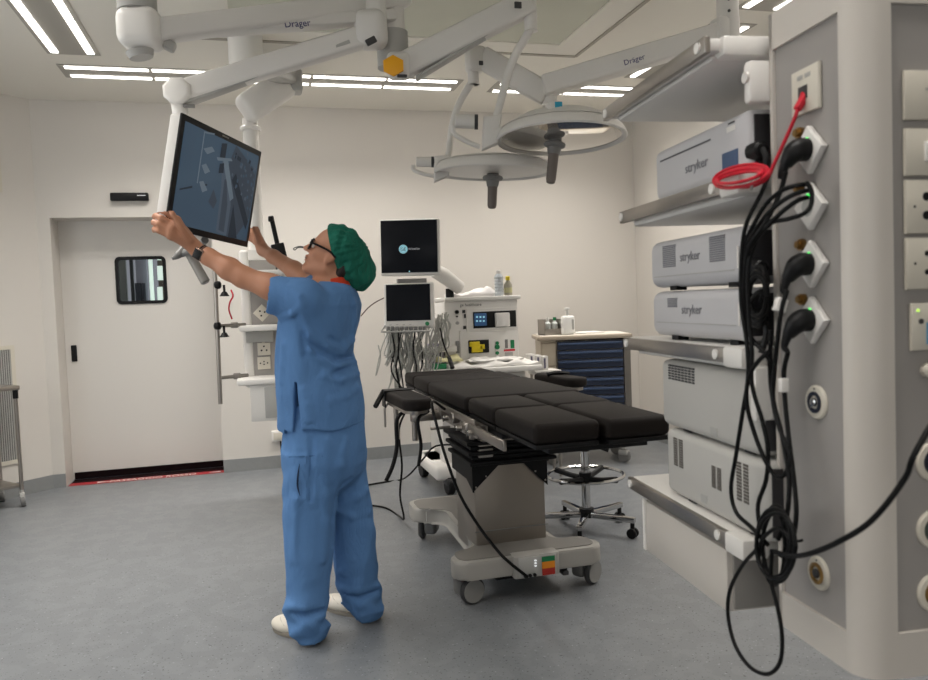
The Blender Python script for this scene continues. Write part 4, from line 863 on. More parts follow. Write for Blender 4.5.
mb.prism([(.07, -.05), (Wc, -.05), (Wc, 0), (.07, 0)], Zt-.075, Zt); mb.prism([(.07, -.05), (Wc, -.05), (Wc, 0), (.07, 0)], Zb, Zb+.085)
mb.prism([(0, Dc-.012), (.07, Dc-.012), (.07, Dc), (0, Dc)], Zb, Zt)
mb.prism([(.06, 0), (Wc, 0), (Wc, Dc), (.06, Dc)], Zt-.02, Zt); mb.prism([(.06, 0), (Wc, 0), (Wc, Dc), (.06, Dc)], Zb, Zb+.02)
bl(mb, 'column_frame', COLW, T, ang=30)
bl(MB().b2((.007, 0, Zb+.07), (.012, Dc-.01, Zt-.07)), 'side_panel', GREYP, T)
bl(MB().b2((.068, -.043, Zb+.08), (Wc, -.036, Zt-.07)), 'front_panel', GREYP, T)
bl(MB().cyl((.2, .1, Zt), (.2, .1, ZC), .07, seg=32).lathe([(.16, 0), (.16, .03), (.1, .06)], (.2, .1, ZC-.06)), 'ceiling_post', WHITE2, T)
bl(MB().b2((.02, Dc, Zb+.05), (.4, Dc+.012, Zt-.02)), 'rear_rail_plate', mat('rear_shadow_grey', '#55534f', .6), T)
LX, LZ, LN = V((0, -1, 0)), V((0, 0, 1)), V((-1, 0, 0))
def plateL(y, z, s, t_, rot=0, x0=.007, bev=.004): 
    M = basis((x0, y, z), LX, LZ, LN) @ Matrix.Rotation(rot, 4, 'Z'); h = s/2
    return MB().prism([(-h, -h), (h, -h), (h, h), (-h, h)], 0, t_, M, bev, 2), M
mb, M = plateL(.10, 1.716, .088, .010); np_ = bl(mb, 'network_socket', IVORY, T)
bl(MB().box(M @ V((-.004, -.004, .0103)), (.0012, .03, .026)), 'port', DGREY, np_)
bl(MB().box(M @ V((-.012, .027, .0103)), (.0012, .018, .008)).box(M @ V((.012, .027, .0103)), (.0012, .018, .008)), 'port_label', LGREY, np_)
SZ = (1.598, 1.489, 1.376, 1.266)
for z in SZ:
    mb, M = plateL(.087, z, .066, .016, PI/4); s_ = bl(mb, 'power_socket', WHITE, T)
    q = basis((.007, .087, z), LX, LZ, LN)
    bl(MB().cyl(q @ V((.004, .019, .016)), q @ V((.004, .019, .0185)), .0042, seg=12), 'indicator_light', GREENL, s_)
    bl(MB().cyl(q @ V((0, -.002, .0155)), q @ V((0, -.002, .0165)), .018, seg=18), 'socket_face', LGREY, s_)
    bl(MB().cyl((.007, .126, z+.041), (-.002, .126, z+.041), .0115, seg=16).cyl((-.002, .126, z+.041), (-.009, .126, z+.041), .0075, seg=12), 'earth_pin', BRASS, T)
def gasL(y, z, inn, label):
    g = bl(MB().lathe([(.034, 0), (.034, .003), (.031, .006), (.022, .0065)], (.007, y, z), (-1, 0, 0), 32), 'gas_outlet', IVORY, T); g['label'] = label
    i_ = bl(MB().lathe([(.0215, .005), (.0215, .009), (.015, .010), (.012, .005)], (.007, y, z), (-1, 0, 0), 28), 'outlet_ring', inn, g)
    bl(MB().lathe([(.010, .004), (.009, .011), (.005, .013)], (.007, y, z), (-1, 0, 0), 20), 'outlet_core', CHROME if inn != BRASS else DGREY, g)
    bl(MB().cyl((.002, y, z+.0265), (-.0005, y, z+.0265), .002, seg=8), 'screw', DGREY, g)
gasL(.088, 1.103, mat('blue_black_ring', '#171c2c', .3), 'black gas outlet'); gasL(.090, .758, BRASS, 'brass gas outlet')
# front face plates
FX, FZ, FN = V((1, 0, 0)), V((0, 0, 1)), V((0, -1, 0))
def plateF(x, z, s, sh, t_=.01):
    M = basis((x+s/2, -.043, z), FX, FZ, FN); return MB().prism([(-s/2, -sh/2), (s/2, -sh/2), (s/2, sh/2), (-s/2, sh/2)], 0, t_, M, .004, 2), M
for i, (z0, z1, lb) in enumerate(((1.624, 1.712, 'blank'), (1.524, 1.609, 'switch'), (1.42, 1.517, 'sock'), (1.319, 1.413, 'sock'))):
    mb, M = plateF(.094, (z0+z1)/2, .094, z1-z0); o = bl(mb, 'wall_plate', IVORY, T)
    if lb == 'switch': bl(MB().box(M @ V((.005, 0, .012)), (.03, .008, .035), None, .002), 'rocker', WHITE, o)
    elif lb == 'sock':
        mb = MB()
        for dx, dz in ((-.03, 0), (-.006, .018), (-.006, -.016), (.02, 0), (.03, .02)): mb.cyl(M @ V((dx, dz, .0095)), M @ V((dx, dz, .0105)), (.008 if i == 2 else .005) if dx > -.02 else .0025, seg=12)
        bl(mb, 'socket_hole', BLACK, o)
    else: bl(MB().box(M @ V((.0, .01, .0102)), (.012, .0008, .004)), 'marking', LGREY, o)
mb, M = plateF(.103, 1.251, .08, .086); o = bl(mb, 'control_plate', IVORY, T)
bl(MB().box(M @ V((.012, -.012, .0105)), (.046, .002, .04)), 'blue_display', mat('blue_panel_print', '#6d9db8', .4), o)
bl(MB().cyl(M @ V((-.028, .03, .0095)), M @ V((-.028, .03, .012)), .0025, seg=10), 'lamp', mat('green_yellow_light', (.5, .9, .1, 1), emit=1), o)
bl(MB().cyl(M @ V((-.022, .01, .0095)), M @ V((-.022, .01, .0125)), .005, seg=12), 'button', DGREY, o)
bl(MB().lathe([(.014, 0), (.014, .012), (.008, .018)], (.14, -.043, 1.17), FN, 18), 'control_knob', IVORY, T)
for z, inn in ((1.0, MATS['blue_black_ring']), (.873, mat('green_grey_ring', '#3c4540', .4)), (.753, BRASS)):
    g = bl(MB().lathe([(.037, 0), (.037, .003), (.034, .006), (.025, .0065)], (.152, -.043, z), FN, 32), 'gas_outlet', IVORY, T)
    i_ = bl(MB().lathe([(.0245, .005), (.0245, .009), (.017, .010), (.013, .005)], (.152, -.043, z), FN, 28), 'outlet_ring', inn, g)
    bl(MB().lathe([(.011, .004), (.010, .011), (.005, .013)], (.152, -.043, z), FN, 20), 'outlet_core', CHROME, g)
# shelves
def shelf(z, xl, y0, y1, th=.03, name='shelf', z_under=.05):
    s_ = bl(MB().b2((xl+.012, y0, z-.03), (.40, y1, z), .008).b2((xl+.03, y0+.02, z-z_under), (.38, y1-.03, z-.028), .01), name, WHITE2, T)
    bl(MB().b2((xl, y0+(.075 if xl > -.1 else -.01), z-.036), (xl+.014, y1, z-.001), .002), 'steel_rail', STEEL, s_)
    bl(MB().b2((xl-.004, y0-.01, z-.045), (xl+.06, y0+.075, z+.003), .008) if xl > -.1 else MB().b2((-.09, .25, z-.042), (.05, .33, z+.002), .01), 'corner_block', WHITE, s_)
    for y in (y0+(.11 if xl > -.1 else .02), y1-.02): bl(MB().cyl((xl-.004, y, z-.018), (xl+.004, y, z-.018), .012, seg=18), 'rail_plug', WHITE, s_)
    return s_
shelf(1.872, -.13, .265, .88, z_under=.045); shelf(1.583, -.06, .26, .955); shelf(1.203, -.06, .26, .945); shelf(.775, -.06, .27, .945)
for z0, z1 in ((1.725, 1.815), (1.045, 1.165)):
    o = bl(MB().b2((-.045, Dc+.002, z0), (.06, .255, z1), .01), 'shelf_bracket', WHITE, T)
    bl(MB().cyl((-.044, .24, (z0+z1)/2+.01), (-.049, .24, (z0+z1)/2+.01), .012, seg=16), 'bracket_cap', WHITE2, o)
dr = bl(MB().b2((-.045, .37, .572), (.38, .86, .722), .006), 'drawer_unit', COLW, T)
bl(MB().b2((-.03, .362, .58), (.37, .37, .718), .002), 'drawer_end_panel', mat('drawer_end', '#8f8b86', .5), dr)
bl(MB().b2((-.05, .845, .575), (-.043, .86, .725)), 'drawer_edge_strip', WHITE, dr)
# devices
def device(label, z0, z1, y0, y1, m_, xl=-.03, xr=.36, rad=.018, feet=True):
    t = thing('surgical_console', label, 'medical console', PM @ V(((xl+xr)/2, (y0+y1)/2, z0)), -TH, 'consoles stacked on the near supply column')
    f = .009 if feet else .003
    o = MB().b2(PM.inverted() @ (PM @ V((xl, y0, z0+f))), (xr, y1, z1), rad, 3); o.bm.transform(PM); o = o.build('casing', m_, t)
    mb = MB().b2((xl+.012, y0-.003, z0+f+.014), (xr-.012, y0+.001, z1-.014)); mb.bm.transform(PM); mb.build('rear_panel', mat('console_rear', '#2f2e30', .5), t)
    for x in (xl+.012, xr-.05):
        for y in (y0+.05, y1-.15): mb = MB().b2((x, y, z0), (x+.03, y+.04, z0+f+.003)); mb.bm.transform(PM); mb.build('foot', BLACK, t)
    return t, o
def onface(px0, py0, px1, py1, off=-.03):
    a, c_ = LL(px0, py0, off), LL(px1, py1, off); return (min(a.y, c_.y), max(a.y, c_.y), min(a.z, c_.z), max(a.z, c_.z))
def fpatch(par, name, m_, y0, y1, z0, z1, off=-.03, th=.0015, holes=None):
    mb = MB()
    if holes:
        ny, nz = holes; dy, dz = (y1-y0)/ny, (z1-z0)/nz
        for i in range(ny):
            for j in range(nz): mb.b2((off-th, y0+dy*(i+.15), z0+dz*(j+.15)), (off+.001, y0+dy*(i+.85), z0+dz*(j+.85)))
    else: mb.b2((off-th, y0, z0), (off+.001, y1, z1))
    mb.bm.transform(PM); return mb.build(name, m_, par)
def ftext(par, s, y, z, size, m_, wide=1., off=-.0316): 
    M = PM @ basis((off, y, z), LX, LZ, LN); return text('lettering', s, size, M, m_, par, .0004, wide=wide)
UW = mat('console_white', '#c3c2c4', .4); UG = mat('console_grey', '#bdbbb6', .42)
# unit 1 (blue display)
t, o = device('top console with a small blue display, on the second shelf of the near column', 1.584, 1.722, .258, .755, UW, feet=False)
fpatch(o, 'groove', mat('groove_grey', '#55555a', .5), LL(664, 165, -.03).y*0+.43, .715, 1.688, 1.692)
fpatch(o, 'display', mat('slate_display', '#44597a', .25), .305, .375, 1.594, 1.645)
ftext(o, 'stryker', .565, 1.632, .035, INK, 1.2)
fpatch(o, 'button', WHITE, .315, .352, 1.688, 1.70); fpatch(o, 'status_mark', DGREY, .318, .345, 1.705, 1.708)
bx = MB().b2((.12, .76, 1.585), (.30, .90, 1.74), .004); bx.bm.transform(PM); ob = bx.build('filter_box', WHITE); tag(ob, 'small white box with a dark mesh top behind the top console', 'box')
bx = MB().b2((.13, .755, 1.70), (.29, .762, 1.738)).b2((.13, .77, 1.739), (.29, .89, 1.743)); bx.bm.transform(PM); bx.build('mesh_top', MESHG, ob)
# units 2 and 3
t, o = device('console with two square vents, on top of the one-vent console', 1.338, 1.476, .292, .81, UW, rad=.026)
fpatch(o, 'vent', INK, .635, .715, 1.40, 1.46, holes=(16, 12)); fpatch(o, 'vent', INK, .372, .448, 1.40, 1.462, holes=(16, 12))
ftext(o, 'stryker', .608, 1.412, .034, INK, 1.15); fpatch(o, 'seam', LGREY, .33, .775, 1.376, 1.378); fpatch(o, 'edge_mark', WHITE, .312, .318, 1.38, 1.43)
t, o = device('console with one small vent, lower of the two on the third shelf', 1.204, 1.336, .292, .806, UW, rad=.026)
fpatch(o, 'vent', INK, .632, .692, 1.292, 1.318, holes=(12, 6)); ftext(o, 'stryker', .606, 1.276, .034, INK, 1.15); fpatch(o, 'seam', LGREY, .33, .765, 1.25, 1.252); fpatch(o, 'edge_mark', WHITE, .312, .318, 1.25, 1.30)
# units 4 and 5
t, o = device('tall grey console with rows of vent slots, upper of the two on the lowest shelf',   .962, 1.148, .235, .75, UG, rad=.02, feet=False)
fpatch(o, 'vent', DGREY, .54, .70, 1.095, 1.138, holes=(8, 6)); g = fpatch(o, 'round_badge', LGREY, .428, .462, .98, 1.0)
t, o = device('grey console with three side vents, lowest of all on the near column', .777, .958, .215, .728, UG, rad=.02, feet=False)
for (y0, y1, z0, z1) in ((.615, .68, .862, .94), (.41, .465, .85, .905), (.285, .345, .848, .94)): fpatch(o, 'vent', mat('vent_brown', '#5d5852', .6), y0, y1, z0, z1, holes=(2, 12))
fpatch(o, 'round_badge', LGREY, .49, .52, .80, .82)
# cables
def pcab(name, label, pts, r=.0047, m_=CABLE, cat='cable', n=5, plug=None, extra=()):
    P = [PL(x, y, off) if not isinstance(x, Vector) else x for x, y, off in pts]
    mb = MB().tube(P, r, 8, n)
    for e in extra: mb.tube([PL(*q) for q in e], r, 8, n)
    o = mb.build(name, m_)
    tag(o, label, cat)
    if plug:
        c_ = PM @ V((.007-.015, .087, plug)); d = PL(*pts[1])-c_
        mb = MB(); a = c_; mb.tube([a+bV*.006, a-bV*.016, a-bV*.03+V((0, 0, -.008)), a-bV*.04+V((0, 0, -.028))+aV*.01], [.022, .023, .02, .012], 16, 3)
        mb.build('plug', BLACK, o); mb = MB().tube([a-bV*.04+V((0, 0, -.026))+aV*.01, P[1] if False else a-bV*.045+V((0, 0, -.05))+aV*.016, P[0]], [.010, .007, r], 10, 4); mb.build('strain_relief', BLACK, o)
    return o
pcab('power_cable', 'black power cable plugged into the topmost socket of the near column', [(786, 172, -.05), (779, 195, -.06), (766, 222, -.09), (752, 242, -.10), (746, 262, -.09), (744, 300, -.085), (750, 335, -.08), (764, 352, -.07), (771, 362, -.06)], plug=SZ[0])
pcab('power_cable', 'black power cable plugged into the third socket from the top, with a white tag', [(787, 290, -.05), (781, 312, -.06), (778, 335, -.06), (775, 365, -.055), (773, 400, -.055), (780, 430, -.06), (790, 455, -.06), (785, 474, -.065), (776, 476, -.07), (766, 462, -.08), (755, 435, -.085), (747, 405, -.09), (748, 380, -.09), (756, 364, -.085), (768, 352, -.08)], plug=SZ[2])
mb = MB().box(PL(780.5, 305, -.056), (.022, .016, .028), Matrix.Rotation(.35, 3, 'Y') @ Rz(-TH), .002); ot = mb.build('cable_tag', WHITE); tag(ot, 'white tag wrapped round the cable of the third socket', 'cable tag')
pcab('power_cable', 'black power cable plugged into the lowest socket and running down to the coil', [(788, 352, -.05), (784, 372, -.05), (785, 400, -.05), (789, 440, -.055), (795, 490, -.06), (796, 520, -.065), (790, 548, -.07), (780, 556, -.08)], plug=SZ[3])
mb = MB().box(PL(783.5, 385, -.052), (.016, .014, .028), Rz(-TH), .002); ot = mb.build('cable_tag', WHITE); tag(ot, 'white clip on the cable of the lowest socket', 'cable tag')
lp = []
for k in range(3):
    e = k*6.0-2; lp.append([(808, 186+e*1.1, -.04), (797, 188+e*1.3, -.06-.004*(k % 2)), (782, 194+e*1.8, -.075), (766, 208+e*1.9, -.085-.003*k), (754, 227+e*1.4, -.09), (746+k, 243+e*.5, -.085), (744+k*.8, 262, -.085)])
o = pcab('looped_cable_bundle', 'bundle of looped black cables hung at the second socket of the near column', [(806, 182, -.045), (811, 190, -.04), (811, 205, -.042), (803, 214, -.055), (788, 219, -.07), (770, 224, -.085), (752, 245, -.095), (748, 256, -.09)], .0045, extra=lp)
pcab('hanging_cable', 'black cable hanging in front of the consoles and ending in the coil', [(769, 175, -.035), (760, 196, -.06), (747, 222, -.085), (742, 250, -.09), (741, 300, -.09), (747, 345, -.09), (748, 378, -.09), (743, 410, -.09), (736, 455, -.09), (731, 488, -.09), (736, 512, -.09), (752, 528, -.09), (768, 545, -.085)])
pcab('hanging_cable', 'second black cable hanging close to the column edge beside the consoles', [(768, 215, -.05), (756, 240, -.08), (748, 270, -.09), (749, 320, -.085), (752, 350, -.085), (752, 385, -.085), (762, 420, -.08), (768, 450, -.075), (766, 480, -.075), (758, 505, -.08), (760, 530, -.085)])
pcab('hanging_cable', 'black cable descending straight from the third shelf to the coil', [(771, 330, -.05), (770, 370, -.05), (773, 400, -.055), (783, 440, -.06), (789, 480, -.065), (787, 515, -.07), (778, 540, -.08)])
co = []
for k in range(5):
    rx, ry, cx, cy = 11+k*2.2, 39-k*1.5, 776+(k % 3)*2-2, 546-(k % 2)*3; off = -.075-.007*k; co.append([(cx+rx*math.cos(a), cy+ry*math.sin(a), off) for a in [2*PI*q/10 for q in range(11)]])
o = pcab('cable_coil', 'coil of black cable hanging by the bottom of the near column', [(758, 562, -.09), (762, 540, -.1), (778, 528, -.1), (792, 540, -.095)], .0042, extra=co)
pcab('dangling_cable_loop', 'long black cable loop dangling lowest below the coil', [(757, 549, -.1), (742, 566, -.1), (730, 590, -.1), (728, 615, -.1), (735, 645, -.1), (750, 667, -.1), (768, 674, -.1), (780, 662, -.1), (782, 635, -.1), (777, 605, -.1), (771, 580, -.1), (772, 550, -.1)], .0042)
e0 = [N(962, 360, 1.28), N(928, 428, 1.26), N(905, 478, 1.26), (872, 523), (840, 543), (810, 554)]
P = [PM @ V((.31, -.045, 1.52)), PM @ V((.31, -.09, 1.50)), PM @ V((.30, -.14, 1.40)), N(928, 430, 1.22), N(905, 478, 1.23), N(872, 520, 1.25), N(840, 541, 1.30), N(812, 553, 1.38), N(792, 556, 1.45), N(775, 552, 1.5)]
o = MB().tube(P, .0048, 10, 6).build('thick_cable', CABLE); tag(o, 'thick black cable sweeping across the column corner from the right edge to the coil', 'cable')
o = MB().tube([PL(790, 536, -.04), PL(797, 541, -.03), PL(803, 540, -.02)], .003, 6).build('cable_tie', BLACK); tag(o, 'thin black cable tie end beside the coil', 'cable tie')
# plugs at the rear of the consoles, in the gap by the column
for (x, y, lb) in ((760, 150, 'black plug in the rear of the top console'), (760, 268, 'black plug in the rear of the two-vent console'), (760, 318, 'black plug in the rear of the one-vent console')):
    a = PL(x, y, -.012); o = MB().cyl(a+aV*.03, a-aV*.012, .022, .018, 18, .005).tube([a-aV*.01, a-aV*.025+V((0, 0, -.03)), a-aV*.02+V((0, 0, -.075))-bV*.01], .007, 8).build('mains_plug', BLACK); tag(o, lb, 'plug')
cl = []
for k in range(3): cl.append([(758+9*math.cos(a), 296+(30-5*k)*math.sin(a), -.02-.008*k) for a in [2*PI*q/10 for q in range(11)]])
pcab('tucked_cable_coil', 'black cable coiled in the gap between the stacked consoles and the column', [(752, 300, -.04), (760, 292, -.045), (768, 300, -.03)], .006, extra=cl)
# red network cable
pr = PM @ V((-.003, .104, 1.712))
mb = MB().tube([pr, PL(797, 112, -.02), PL(787, 136, -.03), PL(775, 162, -.045), PL(767, 178, -.06), PL(752, 186, -.075), PL(735, 187, -.08)], .004, 8, 6)
for k in range(5):
    cx, cy, rx, ry = 741-k*.6, 176+(k % 3)*1.6, 28-k*1.6, 10.5-k*1.5; ang = -.20; P = []
    for q in range(12): a = 2*PI*q/12; u, v = rx*math.cos(a), ry*math.sin(a); P.append(PL(cx+u*math.cos(ang)-v*math.sin(ang), cy+u*math.sin(ang)+v*math.cos(ang), -.078-.004*k-.02*math.sin(a)))
    mb.tube(P, .0034, 8, 4, True)
rc = mb.build('network_cable', RED); tag(rc, 'coiled red network cable plugged into the near column and lying on the second shelf', 'cable')
mb = MB(); beam(mb, pr+bV*.008, PL(797, 110, -.02), .013, .014, .003); mb.build('connector', RED, rc)
mb = MB().tube([PL(750, 178, -.08), PL(752, 184, -.085), PL(751, 190, -.08)], .003, 6); mb.build('tie', LGREY, rc)
# ================================================================== PERSON (surfaces grown from a blended distance field)
class SDF:
    def __init__(s, lo, hi, h):
        s.lo = np.array(lo, float); s.h = h; s.n = np.ceil((np.array(hi)-s.lo)/h).astype(int)+1
        s.F = np.full(s.n, .08, np.float32)
    def region(s, lo, hi):
        a = np.clip(np.floor((np.array(lo)-s.lo)/s.h).astype(int), 0, s.n-1); b = np.clip(np.ceil((np.array(hi)-s.lo)/s.h).astype(int)+1, 1, s.n)
        sl = tuple(slice(a[i], b[i]) for i in range(3))
        g = np.meshgrid(*[s.lo[i]+s.h*np.arange(a[i], b[i]) for i in range(3)], indexing='ij')
        return sl, np.stack(g, -1)
    def put(s, fn, lo, hi, k=.015, op='add', pad=.06):
        sl, P = s.region(np.array(lo)-pad, np.array(hi)+pad)
        if P.size == 0: return
        d = fn(P).astype(np.float32); A = s.F[sl]
        if op == 'add': h = np.clip(.5+.5*(A-d)/k, 0, 1); s.F[sl] = A*(1-h)+d*h-k*h*(1-h)
        else: d = -d; h = np.clip(.5+.5*(d-A)/k, 0, 1); s.F[sl] = A*(1-h)+d*h+k*h*(1-h)
    def cap(s, a, b, r0, r1=None, k=.015, op='add'):
        a, b = np.array(a, float), np.array(b, float); r1 = r0 if r1 is None else r1; R_ = max(r0, r1)
        def fn(P):
            ab = b-a; t = np.clip(((P-a)@ab)/(ab@ab+1e-12), 0, 1); return np.linalg.norm(P-a-t[..., None]*ab, axis=-1)-(r0+(r1-r0)*t)
        s.put(fn, np.minimum(a, b)-R_, np.maximum(a, b)+R_, k, op); return s
    def ell(s, c, axes, rad, k=.015, op='add'):
        c = np.array(c, float); A = np.array(axes, float); rad = np.array(rad, float); R_ = rad.max()
        def fn(P):
            q = (P-c)@A.T; k0 = np.linalg.norm(q/rad, axis=-1); k1 = np.linalg.norm(q/(rad**2), axis=-1)+1e-9; return np.where(k0 < 1e-6, -rad.min(), k0*(k0-1)/k1)
        s.put(fn, c-R_, c+R_, k, op); return s
    def chain(s, pts, k=.015):
        for (a, ra), (b, rb) in zip(pts, pts[1:]): s.cap(a, b, ra, rb, k)
        return s
    def mesh(s, name, m_, parent, smooth=1):
        F = s.F; n = np.array(F.shape); S = F < 0
        c = np.zeros(n-1, np.int8)
        for dx in (0, 1):
            for dy in (0, 1):
                for dz in (0, 1): c += S[dx:n[0]-1+dx, dy:n[1]-1+dy, dz:n[2]-1+dz]
        idx = np.argwhere((c > 0) & (c < 8)); acc = np.zeros((len(idx), 3)); cnt = np.zeros(len(idx))
        cor = [np.array((x, y, z)) for x in (0, 1) for y in (0, 1) for z in (0, 1)]
        for i in range(8):
            for j in range(i+1, 8):
                if np.abs(cor[i]-cor[j]).sum() != 1: continue
                fa = F[tuple((idx+cor[i]).T)]; fb_ = F[tuple((idx+cor[j]).T)]; mk = (fa < 0) != (fb_ < 0)
                t = np.where(mk, fa/np.where(mk, fa-fb_, 1), 0)
                acc += np.where(mk[:, None], cor[i]+t[:, None]*(cor[j]-cor[i]), 0); cnt += mk
        Vt = s.lo+s.h*(idx+acc/cnt[:, None]); vid = np.full(n-1, -1, np.int64); vid[tuple(idx.T)] = np.arange(len(idx))
        faces = []
        for ax in range(3):
            o1, o2 = (ax+1) % 3, (ax+2) % 3
            sa = [slice(0, -1) if i == ax else slice(1, -1) for i in range(3)]; sb = [slice(1, None) if i == ax else slice(1, -1) for i in range(3)]
            A, B = S[tuple(sa)], S[tuple(sb)]
            e = np.argwhere(A != B); off = np.array([0 if i == ax else 1 for i in range(3)]); g = e+off
            d1 = np.eye(3, dtype=int)[o1]; d2 = np.eye(3, dtype=int)[o2]
            q = np.stack([vid[tuple((g-a_).T)] for a_ in (d1*0, d1, d1+d2, d2)], 1); fl = ~A[tuple(e.T)]
            q[fl] = q[fl][:, ::-1]; faces.append(q)
        Q = np.concatenate(faces); Q = Q[(Q >= 0).all(1)]
        for _ in range(smooth):      # light relaxation along the surface
            sm_ = np.zeros_like(Vt); ct = np.zeros(len(Vt))
            for a_, b_ in ((0, 1), (1, 2), (2, 3), (3, 0)):
                np.add.at(sm_, Q[:, a_], Vt[Q[:, b_]]); np.add.at(sm_, Q[:, b_], Vt[Q[:, a_]]); np.add.at(ct, Q[:, a_], 1); np.add.at(ct, Q[:, b_], 1)
            Vt = Vt*.5+.5*sm_/np.maximum(ct, 1)[:, None]
        inv = ROOT[parent.name].inverted(); Vt = Vt+np.array(inv.translation)
        me = bpy.data.meshes.new(name); me.from_pydata(Vt.tolist(), [], Q.tolist()); me.materials.append(m_); me.shade_smooth(); me.update()
        o = bpy.data.objects.new(name, me); COL.objects.link(o); o.parent = parent; ROOT[o.name] = ROOT[parent.name]; return o
def A3(v): return np.array(v, float)
dF = A3((-.86, .51, 0)); dR = A3((.51, .86, 0)); zU = A3((0, 0, 1))
PT = lambda x, y, Y=3.2: A3(Yp(x, y, Y))
person = thing('person', 'person in blue scrubs, green cap and glasses reaching up to the large screen', 'person', (.25, 3.22, 0))
# key joints
neckb = PT(336, 284); chest = PT(321, 312); belly = PT(318, 370); pelv = PT(322, 425)
shL = PT(304, 299, 3.06); elL = PT(243, 277, 3.16); wrL = PT(197, 250, 3.235)
shR = PT(322, 296, 3.38); elR = PT(308, 279, 3.55); wrR = PT(263, 250, 3.83)
# head frame
Fh = A3((-.955, .296, 0)); Fh /= np.linalg.norm(Fh); tl = math.radians(27)
HF = math.cos(tl)*Fh+math.sin(tl)*zU; HU = -math.sin(tl)*Fh+math.cos(tl)*zU; HR = np.cross(HF, HU); HC = PT(333.5, 253)
H = lambda f, u, r: HC+HF*f+HU*u+HR*r
HA = (HF, HU, HR)
B = SDF((-.42, 2.9, .0), (.66, 4.02, 1.72), .0052)
# torso + legs (under the clothes)
TA = (dF, dR, zU)
B.ell(chest+A3((0, 0, -.05)), TA, (.10, .15, .19), .04).ell(belly, TA, (.088, .12, .17), .05).ell(pelv+A3((0, 0, .02)), TA, (.09, .12, .12), .03)
B.cap(chest+dR*.12+A3((0, 0, .05)), chest-dR*.12+A3((0, 0, .05)), .06, .06, .04)
anL, anR = PT(311, 618, 3.13), PT(366, 600, 3.26); kL, kR = PT(309, 525, 3.14), PT(352, 522, 3.28)
B.chain([(pelv-dR*.07, .07), (kL, .05), (anL, .038)], .03).chain([(pelv+dR*.07, .07), (kR, .05), (anR, .038)], .03)
B.chain([(chest-dR*.13+A3((0, 0, .04)), .055), (shL, .052), (shL*.45+elL*.55, .048), (elL, .041)], .025).chain([(elL, .041), (elL*.7+wrL*.3, .043), (elL*.25+wrL*.75, .032), (wrL, .027)], .02)
B.chain([(chest+dR*.13+A3((0, 0, .04)), .055), (shR, .052), (shR*.45+elR*.55, .043), (elR, .037)], .025).chain([(elR, .037), (elR*.7+wrR*.3, .04), (elR*.25+wrR*.75, .031), (wrR, .027)], .02)
# neck and head
B.chain([(neckb+A3((.01, 0, -.04)), .07), (neckb+A3((0, 0, .0)), .056), (H(-.028, -.075, 0), .052)], .03)
B.ell(H(-.012, .028, 0), HA, (.096, .080, .073), .02).ell(H(.022, -.03, 0), HA, (.066, .086, .061), .03)
for s_ in (-1, 1):
    B.cap(H(.066, -.1, .008*s_), H(-.008, -.072, .045*s_), .017, .02, .022)
    B.ell(H(.055, -.03, .036*s_), HA, (.026, .022, .022), .015)
    B.cap(H(.082, .016, .012*s_), H(.068, .014, .042*s_), .009, .009, .012)
    B.ell(H(.084, -.007, .03*s_), HA, (.012, .011, .014), .010, 'sub')
    B.ell(H(-.012, -.022, .069*s_), (HF*.94+HU*.34, HU*.94-HF*.34, HR), (.017, .031, .009), .008).ell(H(-.008, -.02, .079*s_), HA, (.009, .018, .006), .005, 'sub')
    B.ell(H(.097, -.034, .010*s_), HA, (.009, .007, .008), .006)
B.cap(H(.083, .005, 0), H(.112, -.030, 0), .009, .011, .010)
B.ell(H(.088, -.056, 0), HA, (.013, .0075, .022), .006).ell(H(.086, -.070, 0), HA, (.012, .0075, .019), .006).ell(H(.095, -.0635, 0), HA, (.012, .0022, .022), .003, 'sub').ell(H(.076, -.098, 0), HA, (.018, .017, .02), .014)
# left hand round the near edge of the screen
def finger(p, r): B.chain([(A3(q), rr_) for q, rr_ in zip(p, r)], .004)
kn = [PT(177, 219.5, 3.205), PT(173.5, 225, 3.195), PT(171, 230.5, 3.19), PT(170.5, 236, 3.192)]
pc = PT(184, 235, 3.215)
B.chain([(wrL, .0255), (pc, .024)], .02)
for kk in kn: B.cap(wrL*.75+pc*.25, kk, .02, .0145, .016)
for kk, k2 in zip(kn, kn[1:]): B.cap(kk, k2, .013, .013, .012)
pip = [PT(166.5, 212.5, 3.2), PT(161.5, 218, 3.19), PT(158.8, 224, 3.19), PT(158.5, 230.5, 3.195)]
dip = [PT(160, 210, 3.222), PT(155.5, 215.5, 3.22), PT(153.6, 222, 3.22), PT(154.5, 229, 3.22)]
tip = [PT(157, 211.5, 3.246), PT(154, 217, 3.246), PT(153, 223.5, 3.246), PT(154, 231, 3.242)]
for q in zip(kn, pip, dip, tip): finger(q, (.0125, .0118, .0105, .0092))
finger([PT(189, 240, 3.2), PT(180, 226, 3.175), PT(173, 214.5, 3.168), PT(169.3, 207.5, 3.175)], (.017, .0125, .0105, .009))
# right hand behind the far edge
kn = [PT(255.5, 229, 3.84), PT(255, 233, 3.86), PT(255, 237.5, 3.875), PT(255.5, 242, 3.885)]
pc = PT(258.5, 240, 3.845); B.chain([(wrR, .0255), (pc, .024)], .02)
for kk in kn: B.cap(wrR*.75+pc*.25, kk, .017, .0125, .014)
for kk, k2 in zip(kn, kn[1:]): B.cap(kk, k2, .0115, .0115, .012)
for i, kk in enumerate(kn):
    finger([kk, PT(248.5, 223.5+5*i, 3.87+.008*i), PT(242.5, 223+5*i, 3.875+.008*i), PT(238.5, 225+5*i, 3.872+.008*i)], (.0115, .0098, .0088, .0078))
finger([PT(260, 240, 3.82), PT(256.5, 231, 3.79), PT(254.5, 225, 3.785), PT(253, 220, 3.79)], (.018, .015, .013, .011))
B.mesh('body', SKIN, person, 2)
